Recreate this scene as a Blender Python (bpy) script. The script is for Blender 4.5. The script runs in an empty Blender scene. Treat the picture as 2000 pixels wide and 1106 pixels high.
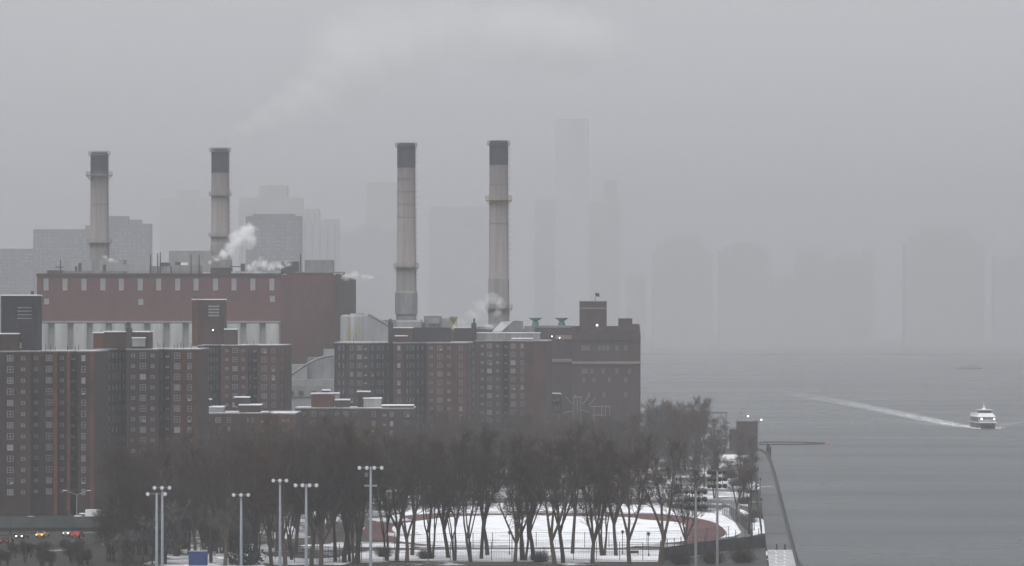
import bpy, bmesh, math, random
from mathutils import Vector, Matrix, noise
R = math.radians
random.seed(7)
S = bpy.context.scene
COL = S.collection

# ------------------------------------------------------------------ camera
CH, F, HY = 46.0, 7500.0, 635.0          # camera height, focal length in px of the 2000 px photo, horizon row
cd = bpy.data.cameras.new('camera'); cam = bpy.data.objects.new('camera', cd); COL.objects.link(cam)
cam.location = (0, 0, CH); cam.rotation_euler = (R(90), 0, 0)
cd.sensor_width = 36; cd.lens = 36*F/2000; cd.shift_y = (HY-553)/2000
cd.clip_start = 1; cd.clip_end = 30000
S.camera = cam
# ------------------------------------------------------------------ world
SUN_EL, SUN_AZ = R(66), R(200)
w = bpy.data.worlds.new('World'); S.world = w; w.use_nodes = True
nt = w.node_tree; nt.nodes.clear()
sky = nt.nodes.new('ShaderNodeTexSky'); sky.sky_type = 'NISHITA'; sky.sun_disc = False
sky.sun_elevation = SUN_EL; sky.sun_rotation = SUN_AZ; sky.dust_density = 6; sky.air_density = 1.5
hs = nt.nodes.new('ShaderNodeHueSaturation'); hs.inputs['Saturation'].default_value = 0.12
mx = nt.nodes.new('ShaderNodeMix'); mx.data_type = 'RGBA'; mx.inputs[0].default_value = 0.75
mx.inputs[7].default_value = (6.6, 6.75, 7.15, 1)     # overcast cloud deck
bg = nt.nodes.new('ShaderNodeBackground'); bg.inputs['Strength'].default_value = 0.085
out = nt.nodes.new('ShaderNodeOutputWorld')
nt.links.new(sky.outputs[0], hs.inputs['Color']); nt.links.new(hs.outputs[0], mx.inputs[6])
nt.links.new(mx.outputs[2], bg.inputs[0]); nt.links.new(bg.outputs[0], out.inputs[0])
# ------------------------------------------------------------------ sun
sd = bpy.data.lights.new('sun', 'SUN'); sd.energy = 1.5; sd.angle = R(40); sd.color = (1, .97, .93)
so = bpy.data.objects.new('sun', sd); COL.objects.link(so)
sdir = Vector((math.sin(SUN_AZ)*math.cos(SUN_EL), math.cos(SUN_AZ)*math.cos(SUN_EL), math.sin(SUN_EL)))
so.rotation_euler = sdir.to_track_quat('Z', 'Y').to_euler()
so.location = (0, -50, 300)
# ------------------------------------------------------------------ exposure / engine
S.view_settings.view_transform = 'Standard'; S.view_settings.look = 'None'
S.view_settings.gamma = 1; S.view_settings.exposure = 0.58
S.cycles.max_bounces = 12; S.cycles.diffuse_bounces = 2; S.cycles.glossy_bounces = 2
S.cycles.volume_bounces = 10; S.cycles.transparent_max_bounces = 12
S.cycles.volume_max_steps = 64
S.cycles.use_denoising = True

HAZE_D = 0.00025

# ================================================================== helpers
def PX(px, Y): return (px-1000)/F*Y
def PZ(py, Y): return CH-(py-HY)/F*Y
def GY(py, z=0): return (CH-z)*F/(py-HY)

class MB:
    def __init__(s): s.v = []; s.f = []; s.m = []
    def add(s, vs, fs, m=0):
        b = len(s.v); s.v += [tuple(v) for v in vs]
        for f in fs: s.f.append(tuple(b+i for i in f)); s.m.append(m)
        return s
    def box(s, x0, x1, y0, y1, z0, z1, m=0, rot=0, c=None, taper=0):
        vs = [Vector(p) for p in ((x0,y0,z0),(x1,y0,z0),(x1,y1,z0),(x0,y1,z0))]
        t = taper
        vs += [Vector(p) for p in ((x0+t,y0+t,z1),(x1-t,y0+t,z1),(x1-t,y1-t,z1),(x0+t,y1-t,z1))]
        if rot:
            c = Vector(c) if c else Vector(((x0+x1)/2, (y0+y1)/2, 0)); M = Matrix.Rotation(rot, 3, 'Z')
            vs = [M @ (v-c)+c for v in vs]
        return s.add(vs, ((0,3,2,1),(4,5,6,7),(0,1,5,4),(1,2,6,5),(2,3,7,6),(3,0,4,7)), m)
    def tube(s, p0, p1, r0, r1=None, n=6, m=0, caps=True):
        r1 = r0 if r1 is None else r1
        p0 = Vector(p0); p1 = Vector(p1); d = (p1-p0)
        if d.length < 1e-6: return s
        d.normalize(); a = d.orthogonal().normalized(); b = d.cross(a)
        vs = [p0+(a*math.cos(t)+b*math.sin(t))*r0 for t in [i*2*math.pi/n for i in range(n)]]
        vs += [p1+(a*math.cos(t)+b*math.sin(t))*r1 for t in [i*2*math.pi/n for i in range(n)]]
        fs = [(i, (i+1) % n, n+(i+1) % n, n+i) for i in range(n)]
        if caps: fs += [tuple(range(n-1, -1, -1)), tuple(range(n, 2*n))]
        return s.add(vs, fs, m)
    def path(s, pts, rs, n=6, m=0):
        pts = [Vector(p) for p in pts]; vs = []; k = len(pts)
        d0 = (pts[1]-pts[0]).normalized(); a = d0.orthogonal().normalized()
        for i, p in enumerate(pts):
            d = (pts[min(i+1, k-1)]-pts[max(i-1, 0)]).normalized()
            a = (a-d*a.dot(d)).normalized(); b = d.cross(a)
            vs += [p+(a*math.cos(t)+b*math.sin(t))*rs[i] for t in [j*2*math.pi/n for j in range(n)]]
        fs = []
        for i in range(k-1):
            for j in range(n):
                fs.append((i*n+j, i*n+(j+1) % n, (i+1)*n+(j+1) % n, (i+1)*n+j))
        fs.append(tuple(range(n-1, -1, -1))); fs.append(tuple(range((k-1)*n, k*n)))
        return s.add(vs, fs, m)
    def lathe(s, prof, n=24, c=(0, 0, 0), m=0, ms=None):
        b = len(s.v)
        for r, z in prof:
            for j in range(n):
                t = j*2*math.pi/n; s.v.append((c[0]+r*math.cos(t), c[1]+r*math.sin(t), c[2]+z))
        for i in range(len(prof)-1):
            for j in range(n):
                s.f.append((b+i*n+j, b+i*n+(j+1) % n, b+(i+1)*n+(j+1) % n, b+(i+1)*n+j)); s.m.append(ms[i] if ms else m)
        return s
    def prism(s, pts, z0, z1, m=0, mtop=None, mseg=None):
        n = len(pts); vs = [(x, y, z0) for x, y in pts]+[(x, y, z1) for x, y in pts]
        b = len(s.v); s.v += vs
        for i in range(n):
            s.f.append((b+i, b+(i+1) % n, b+n+(i+1) % n, b+n+i)); s.m.append(mseg[i] if mseg else m)
        s.f.append(tuple(b+n+i for i in range(n))); s.m.append(m if mtop is None else mtop)
        s.f.append(tuple(b+i for i in range(n-1, -1, -1))); s.m.append(m)
        return s
    def mesh(s, name, mats):
        me = bpy.data.meshes.new(name); me.from_pydata(s.v, [], s.f); me.update()
        for q in (mats if isinstance(mats, (list, tuple)) else [mats]): me.materials.append(q)
        if any(s.m): me.polygons.foreach_set('material_index', s.m)
        return me
    def build(s, name, mats, parent=None, smooth=False):
        me = s.mesh(name, mats)
        if smooth: me.polygons.foreach_set('use_smooth', [True]*len(me.polygons))
        return link(name, me, parent)

def link(name, me, parent=None):
    o = bpy.data.objects.new(name, me); COL.objects.link(o)
    if parent: o.parent = parent
    return o
def tag(o, label=None, cat=None, group=None, kind=None):
    if label: o['label'] = label
    if cat: o['category'] = cat
    if group: o['group'] = group
    if kind: o['kind'] = kind
    return o
def thing(name, label, cat, loc=(0, 0, 0), rz=0, group=None):
    o = bpy.data.objects.new(name, None); COL.objects.link(o)
    o.location = loc; o.rotation_euler = (0, 0, rz); o.empty_display_size = 1
    return tag(o, label, cat, group)
def copy_tree(root, loc, rz=0, sc=None, label=None, group=None):
    r = root.copy(); COL.objects.link(r); r.location = loc; r.rotation_euler = (0, 0, rz)
    if sc: r.scale = sc
    if label: r['label'] = label
    if group: r['group'] = group
    for ch in list(root.children):
        c = ch.copy(); COL.objects.link(c); c.parent = r
        for g in list(ch.children):
            d = g.copy(); COL.objects.link(d); d.parent = c
    return r

# ================================================================== materials
def base_mat(name):
    m = bpy.data.materials.new(name); m.use_nodes = True
    return m, m.node_tree, m.node_tree.nodes['Principled BSDF']
def mat(name, col, rough=0.8, var=0.15, scale=0.5, metal=0, col2=None, stretch=(1, 1, 1), detail=6, spec=0.3, thr=None, bump=0):
    m, t, b = base_mat(name)
    tc = t.nodes.new('ShaderNodeTexCoord'); mp = t.nodes.new('ShaderNodeMapping'); mp.inputs['Scale'].default_value = stretch
    n = t.nodes.new('ShaderNodeTexNoise'); n.inputs['Scale'].default_value = scale; n.inputs['Detail'].default_value = detail
    n.inputs['Roughness'].default_value = 0.65
    r = t.nodes.new('ShaderNodeValToRGB')
    lo, hi = thr if thr else (0.32, 0.68)
    r.color_ramp.elements[0].position = lo; r.color_ramp.elements[1].position = hi
    c2 = col2 or [min(1, c*(1+var)) for c in col]; c1 = col if col2 else [c*(1-var) for c in col]
    r.color_ramp.elements[0].color = (*c1, 1); r.color_ramp.elements[1].color = (*c2, 1)
    t.links.new(tc.outputs['Object'], mp.inputs[0]); t.links.new(mp.outputs[0], n.inputs['Vector'])
    t.links.new(n.outputs[0], r.inputs[0]); t.links.new(r.outputs[0], b.inputs['Base Color'])
    b.inputs['Roughness'].default_value = rough; b.inputs['Metallic'].default_value = metal
    b.inputs['Specular IOR Level'].default_value = spec
    if bump:
        bp = t.nodes.new('ShaderNodeBump'); bp.inputs['Strength'].default_value = bump
        t.links.new(n.outputs[0], bp.inputs['Height']); t.links.new(bp.outputs[0], b.inputs['Normal'])
    return m
def brick(name, col, mortar=0.25, stain=0.5):
    """brick courses with large weathering stains"""
    m, t, b = base_mat(name)
    tc = t.nodes.new('ShaderNodeTexCoord')
    sx = t.nodes.new('ShaderNodeSeparateXYZ'); t.links.new(tc.outputs['Object'], sx.inputs[0])
    ad = t.nodes.new('ShaderNodeMath'); ad.operation = 'ADD'
    t.links.new(sx.outputs[0], ad.inputs[0]); t.links.new(sx.outputs[1], ad.inputs[1])
    cb = t.nodes.new('ShaderNodeCombineXYZ'); t.links.new(ad.outputs[0], cb.inputs[0]); t.links.new(sx.outputs[2], cb.inputs[1])
    bt = t.nodes.new('ShaderNodeTexBrick'); bt.inputs['Scale'].default_value = 1
    bt.inputs['Brick Width'].default_value = 0.6; bt.inputs['Row Height'].default_value = 0.25; bt.inputs['Mortar Size'].default_value = 0.02
    bt.inputs['Color1'].default_value = (*[c*.8 for c in col], 1); bt.inputs['Color2'].default_value = (*[c*1.22 for c in col], 1)
    bt.inputs['Mortar'].default_value = (*[c*(1-mortar)+.1*mortar for c in col], 1)
    t.links.new(cb.outputs[0], bt.inputs['Vector'])
    mp = t.nodes.new('ShaderNodeMapping'); mp.inputs['Scale'].default_value = (1, 1, .35)
    n = t.nodes.new('ShaderNodeTexNoise'); n.inputs['Scale'].default_value = .22; n.inputs['Detail'].default_value = 8; n.inputs['Roughness'].default_value = .7
    t.links.new(tc.outputs['Object'], mp.inputs[0]); t.links.new(mp.outputs[0], n.inputs['Vector'])
    r = t.nodes.new('ShaderNodeValToRGB'); r.color_ramp.elements[0].position = .35; r.color_ramp.elements[1].position = .65
    r.color_ramp.elements[0].color = (1-stain,)*3+(1,); r.color_ramp.elements[1].color = (1+stain*.5,)*3+(1,)
    t.links.new(n.outputs[0], r.inputs[0])
    mul = t.nodes.new('ShaderNodeMix'); mul.data_type = 'RGBA'; mul.blend_type = 'MULTIPLY'; mul.inputs[0].default_value = 1
    t.links.new(bt.outputs[0], mul.inputs[6]); t.links.new(r.outputs[0], mul.inputs[7]); t.links.new(mul.outputs[2], b.inputs['Base Color'])
    b.inputs['Roughness'].default_value = .9; b.inputs['Specular IOR Level'].default_value = .2
    return m
def emis(name, col, st):
    m, t, b = base_mat(name); b.inputs['Base Color'].default_value = (*col, 1)
    b.inputs['Emission Color'].default_value = (*col, 1); b.inputs['Emission Strength'].default_value = st
    return m

M = dict(
 snow=mat('snow', (.58, .60, .64), .7, col2=(.82, .84, .88), scale=.10, thr=(.36, .5), detail=10, bump=.3),
 snow_thin=mat('snow_thin', (.30, .31, .33), .8, col2=(.78, .8, .84), scale=.12, thr=(.42, .6)),
 soil=mat('winter_ground', (.028, .026, .023), .95, scale=.05, col2=(.42, .44, .46), thr=(.60, .74), detail=10),
 park=mat('park_ground', (.05, .046, .042), .95, scale=.045, col2=(.66, .68, .72), thr=(.50, .62), detail=10, stretch=(1.6, .5, 1)),
 far_land=mat('far_land', (.13, .13, .135), .9, .3, .01),
 asphalt=mat('asphalt', (.032, .034, .040), .55, scale=.06, col2=(.075, .078, .086), thr=(.35, .7), spec=.5, stretch=(1, .35, 1)),
 asphalt_snow=mat('snowy_deck', (.26, .27, .28), .6, scale=.2, col2=(.5, .51, .53), thr=(.35, .65)),
 road=mat('road_asphalt', (.022, .024, .026), .4, .3, .1),
 kerb=mat('concrete', (.24, .24, .235), .85, .25, .4),
 darkstone=mat('seawall_stone', (.07, .07, .068), .9, .3, .3),
 track=mat('track_red', (.088, .034, .032), .75, .3, .15, stretch=(1, .5, 1)),
 pathm=mat('path_wet', (.10, .095, .095), .5, .3, .2),
 brick_red=brick('brick_red', (.070, .028, .022)),
 brick_orange=brick('brick_orange', (.115, .042, .028)),
 brick_brown=brick('brick_brown', (.046, .028, .024)),
 brick_dark_shaded=brick('brick_dark_shaded', (.028, .027, .034)),  # dark roof blocks; on recessed and angled walls the shade is painted in
 brick_plant=brick('brick_plant', (.125, .060, .056), stain=.22),
 brick_old=brick('brick_old', (.052, .032, .030), stain=.3),
 stone_band=mat('stone_band', (.22, .18, .15), .85, .2, .4),
 conc_pale=mat('pale_concrete', (.31, .315, .31), .85, col2=(.19, .20, .205), scale=.25, stretch=(1, 1, .2)),
 metal_pale=mat('pale_metal', (.29, .305, .315), .6, .25, .3, stretch=(1, 1, .15)),
 metal_grey=mat('grey_metal', (.20, .205, .21), .6, .3, .4, stretch=(1, 1, .3)),
 metal_dark=mat('dark_metal', (.045, .047, .05), .5, .3, 1),
 pole=mat('galvanised_pole', (.30, .33, .38), .4, .15, .6, metal=.3),
 green=mat('verdigris', (.10, .24, .20), .7, .3, .5),
 yellow=mat('yellow_paint', (.30, .25, .08), .6, .25, .4),
 blue=mat('blue_tarp', (.018, .055, .17), .6, .3, .5),
 white=mat('white_paint', (.78, .79, .8), .4, .05, .5),
 white_dull=mat('window_frame_paint', (.22, .23, .24), .6, .15, 3),
 lamp_face=mat('lamp_lens', (.93, .94, .96), .15, .05, 2),
 glass=mat('dark_glass', (.02, .024, .03), .12, .3, .7, spec=.6),
 glass_blind=mat('glass_with_blinds', (.17, .17, .168), .5, .3, 2),
 glass_grey=mat('glass_reflecting', (.09, .10, .11), .15, .3, .7, spec=.6),
 stack_body=mat('stack_brick', (.150, .137, .134), .85, scale=.6, stretch=(1, 1, .05), col2=(.225, .203, .196), thr=(.32, .6), detail=9),
 stack_low=mat('stack_weathered', (.115, .110, .108), .85, scale=.6, stretch=(1, 1, .06), col2=(.175, .165, .16), thr=(.35, .62), detail=9),
 stack_cap=mat('stack_cap', (.026, .029, .052), .7, .25, .3),
 bark=mat('bark', (.050, .040, .032), .95, .35, .8, stretch=(1, 1, .4)),
 bark_pale=mat('plane_bark', (.085, .066, .05), .95, .35, .8, stretch=(1, 1, .4)),
 twig=mat('twigs', (.043, .029, .021), .95, .3, .4),
 twig_grey=mat('twigs_grey', (.046, .036, .029), .95, .3, .4),
 twig_rust=mat('twigs_rust', (.080, .044, .028), .95, .3, .4),
 twig_snow=mat('snow_dusted_twigs', (.06, .055, .05), .9, scale=.9, col2=(.24, .25, .26), thr=(.5, .66)),
 evergreen=mat('evergreen', (.018, .032, .020), .9, .4, 1),
 skyline=mat('hazy_tower_wall', (.45, .44, .44), .8, .12, .02),  # walls paled towards the fog tone, haze put into the colour
 skyline_faded=mat('fog_faded_tower', (.60, .63, .67), .6, .1, .02),  # tallest tower, its fading into fog painted as a paler colour
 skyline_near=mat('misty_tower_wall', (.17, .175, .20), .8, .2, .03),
 skyline_blue=mat('hazy_tower_glass', (.38, .41, .44), .4, .12, .02),  # bluish towers, likewise paled so the colour carries some haze
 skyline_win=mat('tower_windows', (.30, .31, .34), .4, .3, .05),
 car_paints=None,
 tyre=mat('tyre', (.02, .02, .02), .8, .1, 3),
 red_light=emis('tail_light', (1, .05, .02), .8), head=emis('head_light', (1, .9, .7), 6),
 amber=emis('amber_light', (1, .55, .08), 3), boatlight=emis('boat_light', (1, .93, .8), 14),
 lampglow=emis('lamp_glow', (1, .96, .88), 3), red_strip=mat('orange_red_paint', (.55, .11, .05), .6, .2, .4),
 foam=None, water=None)

def water_mat():
    m, t, b = base_mat('river_water')
    b.inputs['Base Color'].default_value = (.030, .038, .042, 1); b.inputs['Roughness'].default_value = .22
    b.inputs['IOR'].default_value = 1.33
    tc = t.nodes.new('ShaderNodeTexCoord')
    mp = t.nodes.new('ShaderNodeMapping'); mp.inputs['Scale'].default_value = (.35, 1, 1)
    n = t.nodes.new('ShaderNodeTexNoise'); n.inputs['Scale'].default_value = .5; n.inputs['Detail'].default_value = 8; n.inputs['Roughness'].default_value = .65
    n2 = t.nodes.new('ShaderNodeTexNoise'); n2.inputs['Scale'].default_value = .012; n2.inputs['Detail'].default_value = 5
    mp2 = t.nodes.new('ShaderNodeMapping'); mp2.inputs['Scale'].default_value = (.25, 1.2, 1)
    t.links.new(tc.outputs['Object'], mp.inputs[0]); t.links.new(mp.outputs[0], n.inputs['Vector'])
    t.links.new(tc.outputs['Object'], mp2.inputs[0]); t.links.new(mp2.outputs[0], n2.inputs['Vector'])
    bp = t.nodes.new('ShaderNodeBump'); bp.inputs['Strength'].default_value = 1; bp.inputs['Distance'].default_value = .6
    t.links.new(n.outputs[0], bp.inputs['Height']); t.links.new(bp.outputs[0], b.inputs['Normal'])
    mr = t.nodes.new('ShaderNodeMapRange'); mr.inputs['From Min'].default_value = .35; mr.inputs['From Max'].default_value = .65
    mr.inputs['To Min'].default_value = .25; mr.inputs['To Max'].default_value = .34
    t.links.new(n2.outputs[0], mr.inputs[0]); t.links.new(mr.outputs[0], b.inputs['Roughness'])
    return m
M['water'] = water_mat()
def foam_mat(name, thr0, thr1, sc=(.5, .12, 1)):
    m, t, b = base_mat(name)
    b.inputs['Base Color'].default_value = (.75, .78, .8, 1); b.inputs['Roughness'].default_value = .8
    tc = t.nodes.new('ShaderNodeTexCoord'); mp = t.nodes.new('ShaderNodeMapping'); mp.inputs['Scale'].default_value = sc
    n = t.nodes.new('ShaderNodeTexNoise'); n.inputs['Scale'].default_value = 1; n.inputs['Detail'].default_value = 8; n.inputs['Roughness'].default_value = .7
    mr = t.nodes.new('ShaderNodeMapRange'); mr.inputs['From Min'].default_value = thr0; mr.inputs['From Max'].default_value = thr1
    t.links.new(tc.outputs['Object'], mp.inputs[0]); t.links.new(mp.outputs[0], n.inputs['Vector'])
    at = t.nodes.new('ShaderNodeAttribute'); at.attribute_name = 'foam'
    ml = t.nodes.new('ShaderNodeMath'); ml.operation = 'MULTIPLY'
    t.links.new(n.outputs[0], mr.inputs[0]); t.links.new(mr.outputs[0], ml.inputs[0]); t.links.new(at.outputs['Fac'], ml.inputs[1])
    t.links.new(ml.outputs[0], b.inputs['Alpha'])
    return m
M['foam'] = foam_mat('foam', .38, .58)

# ================================================================== setting: ground, water
coast = [(40, -250), (44, 300), (52, 650), (PX(1560, 732), 732), (PX(1545, 831), 831), (PX(1530, 972), 972),
         (PX(1515, 1169), 1169), (PX(1506, 1290), 1290), (PX(1499, 1360), 1360), (PX(1490, 1402), 1402), (PX(1478, 1428), 1428),
         (66, 1445), (50, 1452), (48, 1600), (30, 2200), (-20, 3400), (-60, 4700)]
land = coast+[(-6800, 4700), (-6800, -250)]
g = MB(); g.prism(land, -2.6, 0, 0, 0, [1]*(len(coast)-1)+[0]*3)
tag(g.build('ground', [M['soil'], M['darkstone']]), kind='structure')
g = MB(); fs = [(-6800, 4705), (-60, 4705), (0, 4900), (60, 5600), (200, 6030), (420, 6080), (900, 6010), (1500, 6060), (2600, 6000), (6800, 5900), (6800, 12700), (-6800, 12700)]
g.prism(fs, -2.6, .6, 0); tag(g.build('far_shore', [M['far_land']]), kind='structure')
g = MB(); g.add([(-6850, -280, -1.5), (6850, -280, -1.5), (6850, 12750, -1.5), (-6850, 12750, -1.5)], [(0, 1, 2, 3)])
tag(g.build('water', [M['water']]), kind='structure')
g = MB()
isl = [(PX(1868, 4150), 4150), (PX(1890, 4150), 4120), (PX(1918, 4150), 4150), (PX(1922, 4150), 4180), (PX(1895, 4150), 4210), (PX(1872, 4150), 4190)]
g.prism(isl, -2, -.3); cx = PX(1893, 4160)
for i in range(14):
    a = random.uniform(-13, 13); r = random.uniform(1.2, 2.6)*(1-abs(a)/18)
    g.lathe([(r*1.6, -.5), (r*1.3, r*.7), (r*.6, r*1.3), (.05, r*1.5)], 7, (cx+a, 4155+random.uniform(-12, 12), 0))
tag(g.build('island', [M['far_land']]), kind='structure')

def sheet(name, pts, z, m, kind='structure'):
    g = MB(); g.add([(x, y, z) for x, y in pts], [tuple(range(len(pts)))]); return tag(g.build(name, [m]), kind=kind)
def blob(cx, cy, rx, ry, n=48, jit=.06, p=2.0, seed=0):
    out = []
    for i in range(n):
        t = i*2*math.pi/n; c, s_ = math.cos(t), math.sin(t)
        k = 1+jit*noise.noise(Vector((c*2.2+seed, s_*2.2, seed*1.7)))*2+jit*.5*noise.noise(Vector((c*7+seed, s_*7, 3)))
        out.append((cx+rx*k*math.copysign(abs(c)**(2/p), c), cy+ry*k*math.copysign(abs(s_)**(2/p), s_)))
    return out
# park lawn with lying snow
park = [(-60, 735), (48, 735), (52, 832), (60, 972), (70, 1169), (80, 1330), (80, 1380), (40, 1330), (-20, 1180), (-50, 1080), (-75, 960), (-80, 860)]
sheet('park_lawn', park, .03, M['park'])
sheet('snow_field', blob(10, 768, 43, 22, p=3.5, seed=3), .06, M['snow'])
sheet('snow_patch', blob(11, 893, 40, 97, p=2.6, seed=5, jit=.05), .075, M['snow'])
sheet('snow_patch', blob(26, 1055, 38, 48, p=3, seed=9, jit=.12), .06, M['snow_thin'])
sheet('snow_patch', blob(54, 900, 4.5, 60, p=2.5, seed=12, jit=.12), .09, M['snow'])
sheet('snow_patch', blob(66, 1110, 6, 42, p=2.5, seed=15, jit=.25), .09, M['snow_thin'])
sheet('snow_patch', blob(79, 1340, 8, 22, p=2.5, seed=18, jit=.15), .09, M['snow'])
sheet('snow_patch', blob(-58, 745, 11, 30, p=2.5, seed=21, jit=.3), .09, M['snow_thin'])
sheet('snow_patch', blob(-43, 748, 14, 12, p=2.5, seed=22, jit=.3), .12, M['snow'])
sheet('snow_patch', blob(-31, 800, 11, 9, p=2.5, seed=23, jit=.3), .12, M['snow'])
sheet('snow_patch', blob(-34, 1010, 10, 22, p=2.5, seed=27, jit=.3), .12, M['snow_thin'])
sheet('snow_patch', blob(-44, 930, 8, 20, p=2.5, seed=29, jit=.3), .12, M['snow_thin'])
# running track
sheet('running_track', blob(7.2, 868, 40.5, 79, 64, 0, 2.6), .12, M['track'])
sheet('track_infield', blob(6.2, 857, 33.0, 69, 110, .055, 2.5, seed=31), .15, M['snow'])
for i, (x, y, a, b) in enumerate(((-29, 905, 5, 12), (-24, 842, 4, 9), (-8, 938, 9, 5), (14, 941, 10, 4), (30, 936, 7, 3), (28, 799, 9, 4), (-6, 795, 12, 4))):
    sheet('snow_patch', blob(x, y, a, b, 40, .35, 2, 40+i*3), .17, M['snow_thin'])
# paths
def strip(name, pts, wd, z, m, kind='structure'):
    L, Rr = [], []
    for i, (x, y) in enumerate(pts):
        x0, y0 = pts[max(i-1, 0)]; x1, y1 = pts[min(i+1, len(pts)-1)]
        d = Vector((x1-x0, y1-y0)).normalized(); nx, ny = -d.y*wd/2, d.x*wd/2
        L.append((x+nx, y+ny, z)); Rr.append((x-nx, y-ny, z))
    g = MB(); n = len(pts); g.add(L+Rr, [(i, i+1, n+i+1, n+i) for i in range(n-1)])
    return tag(g.build(name, [m]), kind=kind)
strip('path', [(-45, 1000), (-10, 1008), (20, 1012), (50, 1005), (62, 990)], 13, .18, M['pathm'])
strip('path', [(-20, 1080), (10, 1085), (45, 1080), (64, 1060)], 9, .18, M['pathm'])
strip('path', [(-50, 775), (-20, 786), (10, 789), (35, 784), (50, 790)], 3.5, .18, M['pathm'])
strip('path', [(30, 752), (40, 765), (47, 800), (52, 850), (54, 930), (58, 1000)], 2.5, .21, M['pathm'])
# promenade
lp = [(50.5, 600), (PX(1502, 732), 732), (PX(1495, 831), 831), (PX(1488, 972), 972), (PX(1480, 1169), 1169), (PX(1476, 1290), 1290), (PX(1474, 1345), 1345), (PX(1477, 1385), 1385)]
rp = [(57.5, 600), (54.2+.1, 732), (PX(1545, 831)-.5, 831), (PX(1530, 972)-.6, 972), (PX(1515, 1169)-.7, 1169), (PX(1506, 1290)-.7, 1290), (PX(1499, 1360)-.8, 1360), (PX(1490, 1402)-1, 1400)]
rp[0] = (50.6, 600); lp[0] = (44.5, 600)
def band(name, A, B, z, m):
    g = MB(); n = len(A); g.add([(x, y, z) for x, y in A]+[(x, y, z) for x, y in B], [(i, n+i, n+i+1, i+1) for i in range(n-1)])
    return tag(g.build(name, [m]), kind='structure')
band('promenade', lp, rp, .12, M['asphalt'])
band('promenade_deck', [lp[0], lp[1], (PX(1499, 783), 783)], [rp[0], rp[1], (PX(1552, 783)-.4, 783)], .15, M['asphalt_snow'])
def edge_x(y, E):
    for (a, b) in zip(E[:-1], E[1:]):
        if a[1] <= y <= b[1]: return a[0]+(b[0]-a[0])*(y-a[1])/(b[1]-a[1])
for y, wd, mm in ((812, 1.2, 'kerb'), (845, 1.5, 'darkstone'), (893, .8, 'kerb'), (925, 2, 'darkstone'), (985, .8, 'kerb'), (1030, 2.5, 'darkstone'), (1085, 9, 'kerb'), (1120, 1.2, 'kerb'), (1190, 3, 'darkstone'), (1260, 1.5, 'kerb')):
    a, b = edge_x(y, lp), edge_x(y, rp); sheet('paving_joint', [(a+.3, y), (b-.3, y), (b-.3, y+wd), (a+.3, y+wd)], .15, M[mm])
for i in range(5):
    for k in (0, 1):
        y = 728+i*11; x0 = PX(1517+k*17, y)
        sheet('lane_marking', [(x0-.12, y), (x0+.12, y), (x0+.2, y+5), (x0-.04, y+5)], .18, M['white'])
# highway at left
hw = [(-260, 690), (-190, 755), (-135, 815), (-100, 880), (-78, 950), (-62, 1010), (-40, 1085), (-5, 1150), (25, 1230), (45, 1300)]
strip('highway', hw, 20, .15, M['road'])
strip('lane_marking', [(x, y) for x, y in hw], .5, .18, M['kerb'])

# ================================================================== windows
def win_mesh(w_, h_, mull, glass, ledge=False, rails=True):
    g = MB(); f = .13; hw_ = w_/2
    g.box(-hw_, hw_, -.03, .10, -h_/2, h_/2, 1)
    g.box(-hw_, -hw_+f, -.10, -.03, -h_/2, h_/2, 0); g.box(hw_-f, hw_, -.10, -.03, -h_/2, h_/2, 0)
    g.box(-hw_+f, hw_-f, -.10, -.03, h_/2-f, h_/2, 0); g.box(-hw_+f, hw_-f, -.13, -.03, -h_/2, -h_/2+f, 0)
    if mull: g.box(-.07, .07, -.095, -.03, -h_/2+f, h_/2-f, 0)
    if rails: g.box(-hw_+f, hw_-f, -.09, -.03, -.05, .05, 0)
    if ledge: g.box(-hw_, hw_, -.45, -.14, -h_/2-.05, -h_/2+.25, 0)
    return g.mesh('window', [M['white_dull'], glass])
GL = [M['glass'], M['glass_grey'], M['glass_blind'], M['metal_pale']]
WM = {k: [win_mesh(*a, gl, **kw) for gl in GL] for k, a, kw in (
    ('D', (1.55, 1.5, True), {}), ('S', (.95, .85, False), {'rails': True}), ('T', (1.0, 1.5, False), {}),
    ('N', (.8, 1.4, False), {}), ('L', (.95, .5, False), {'ledge': True, 'rails': False}))}

def ray_hit(px, A, B):
    """where the sight line at px meets the wall line A-B, seen from above"""
    k = (px-1000)/F; ax, ay = A; bx, by = B
    den = (bx-ax)-k*(by-ay)
    t = (k*ay-ax)/den
    return ax+(bx-ax)*t, ay+(by-ay)*t

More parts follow.
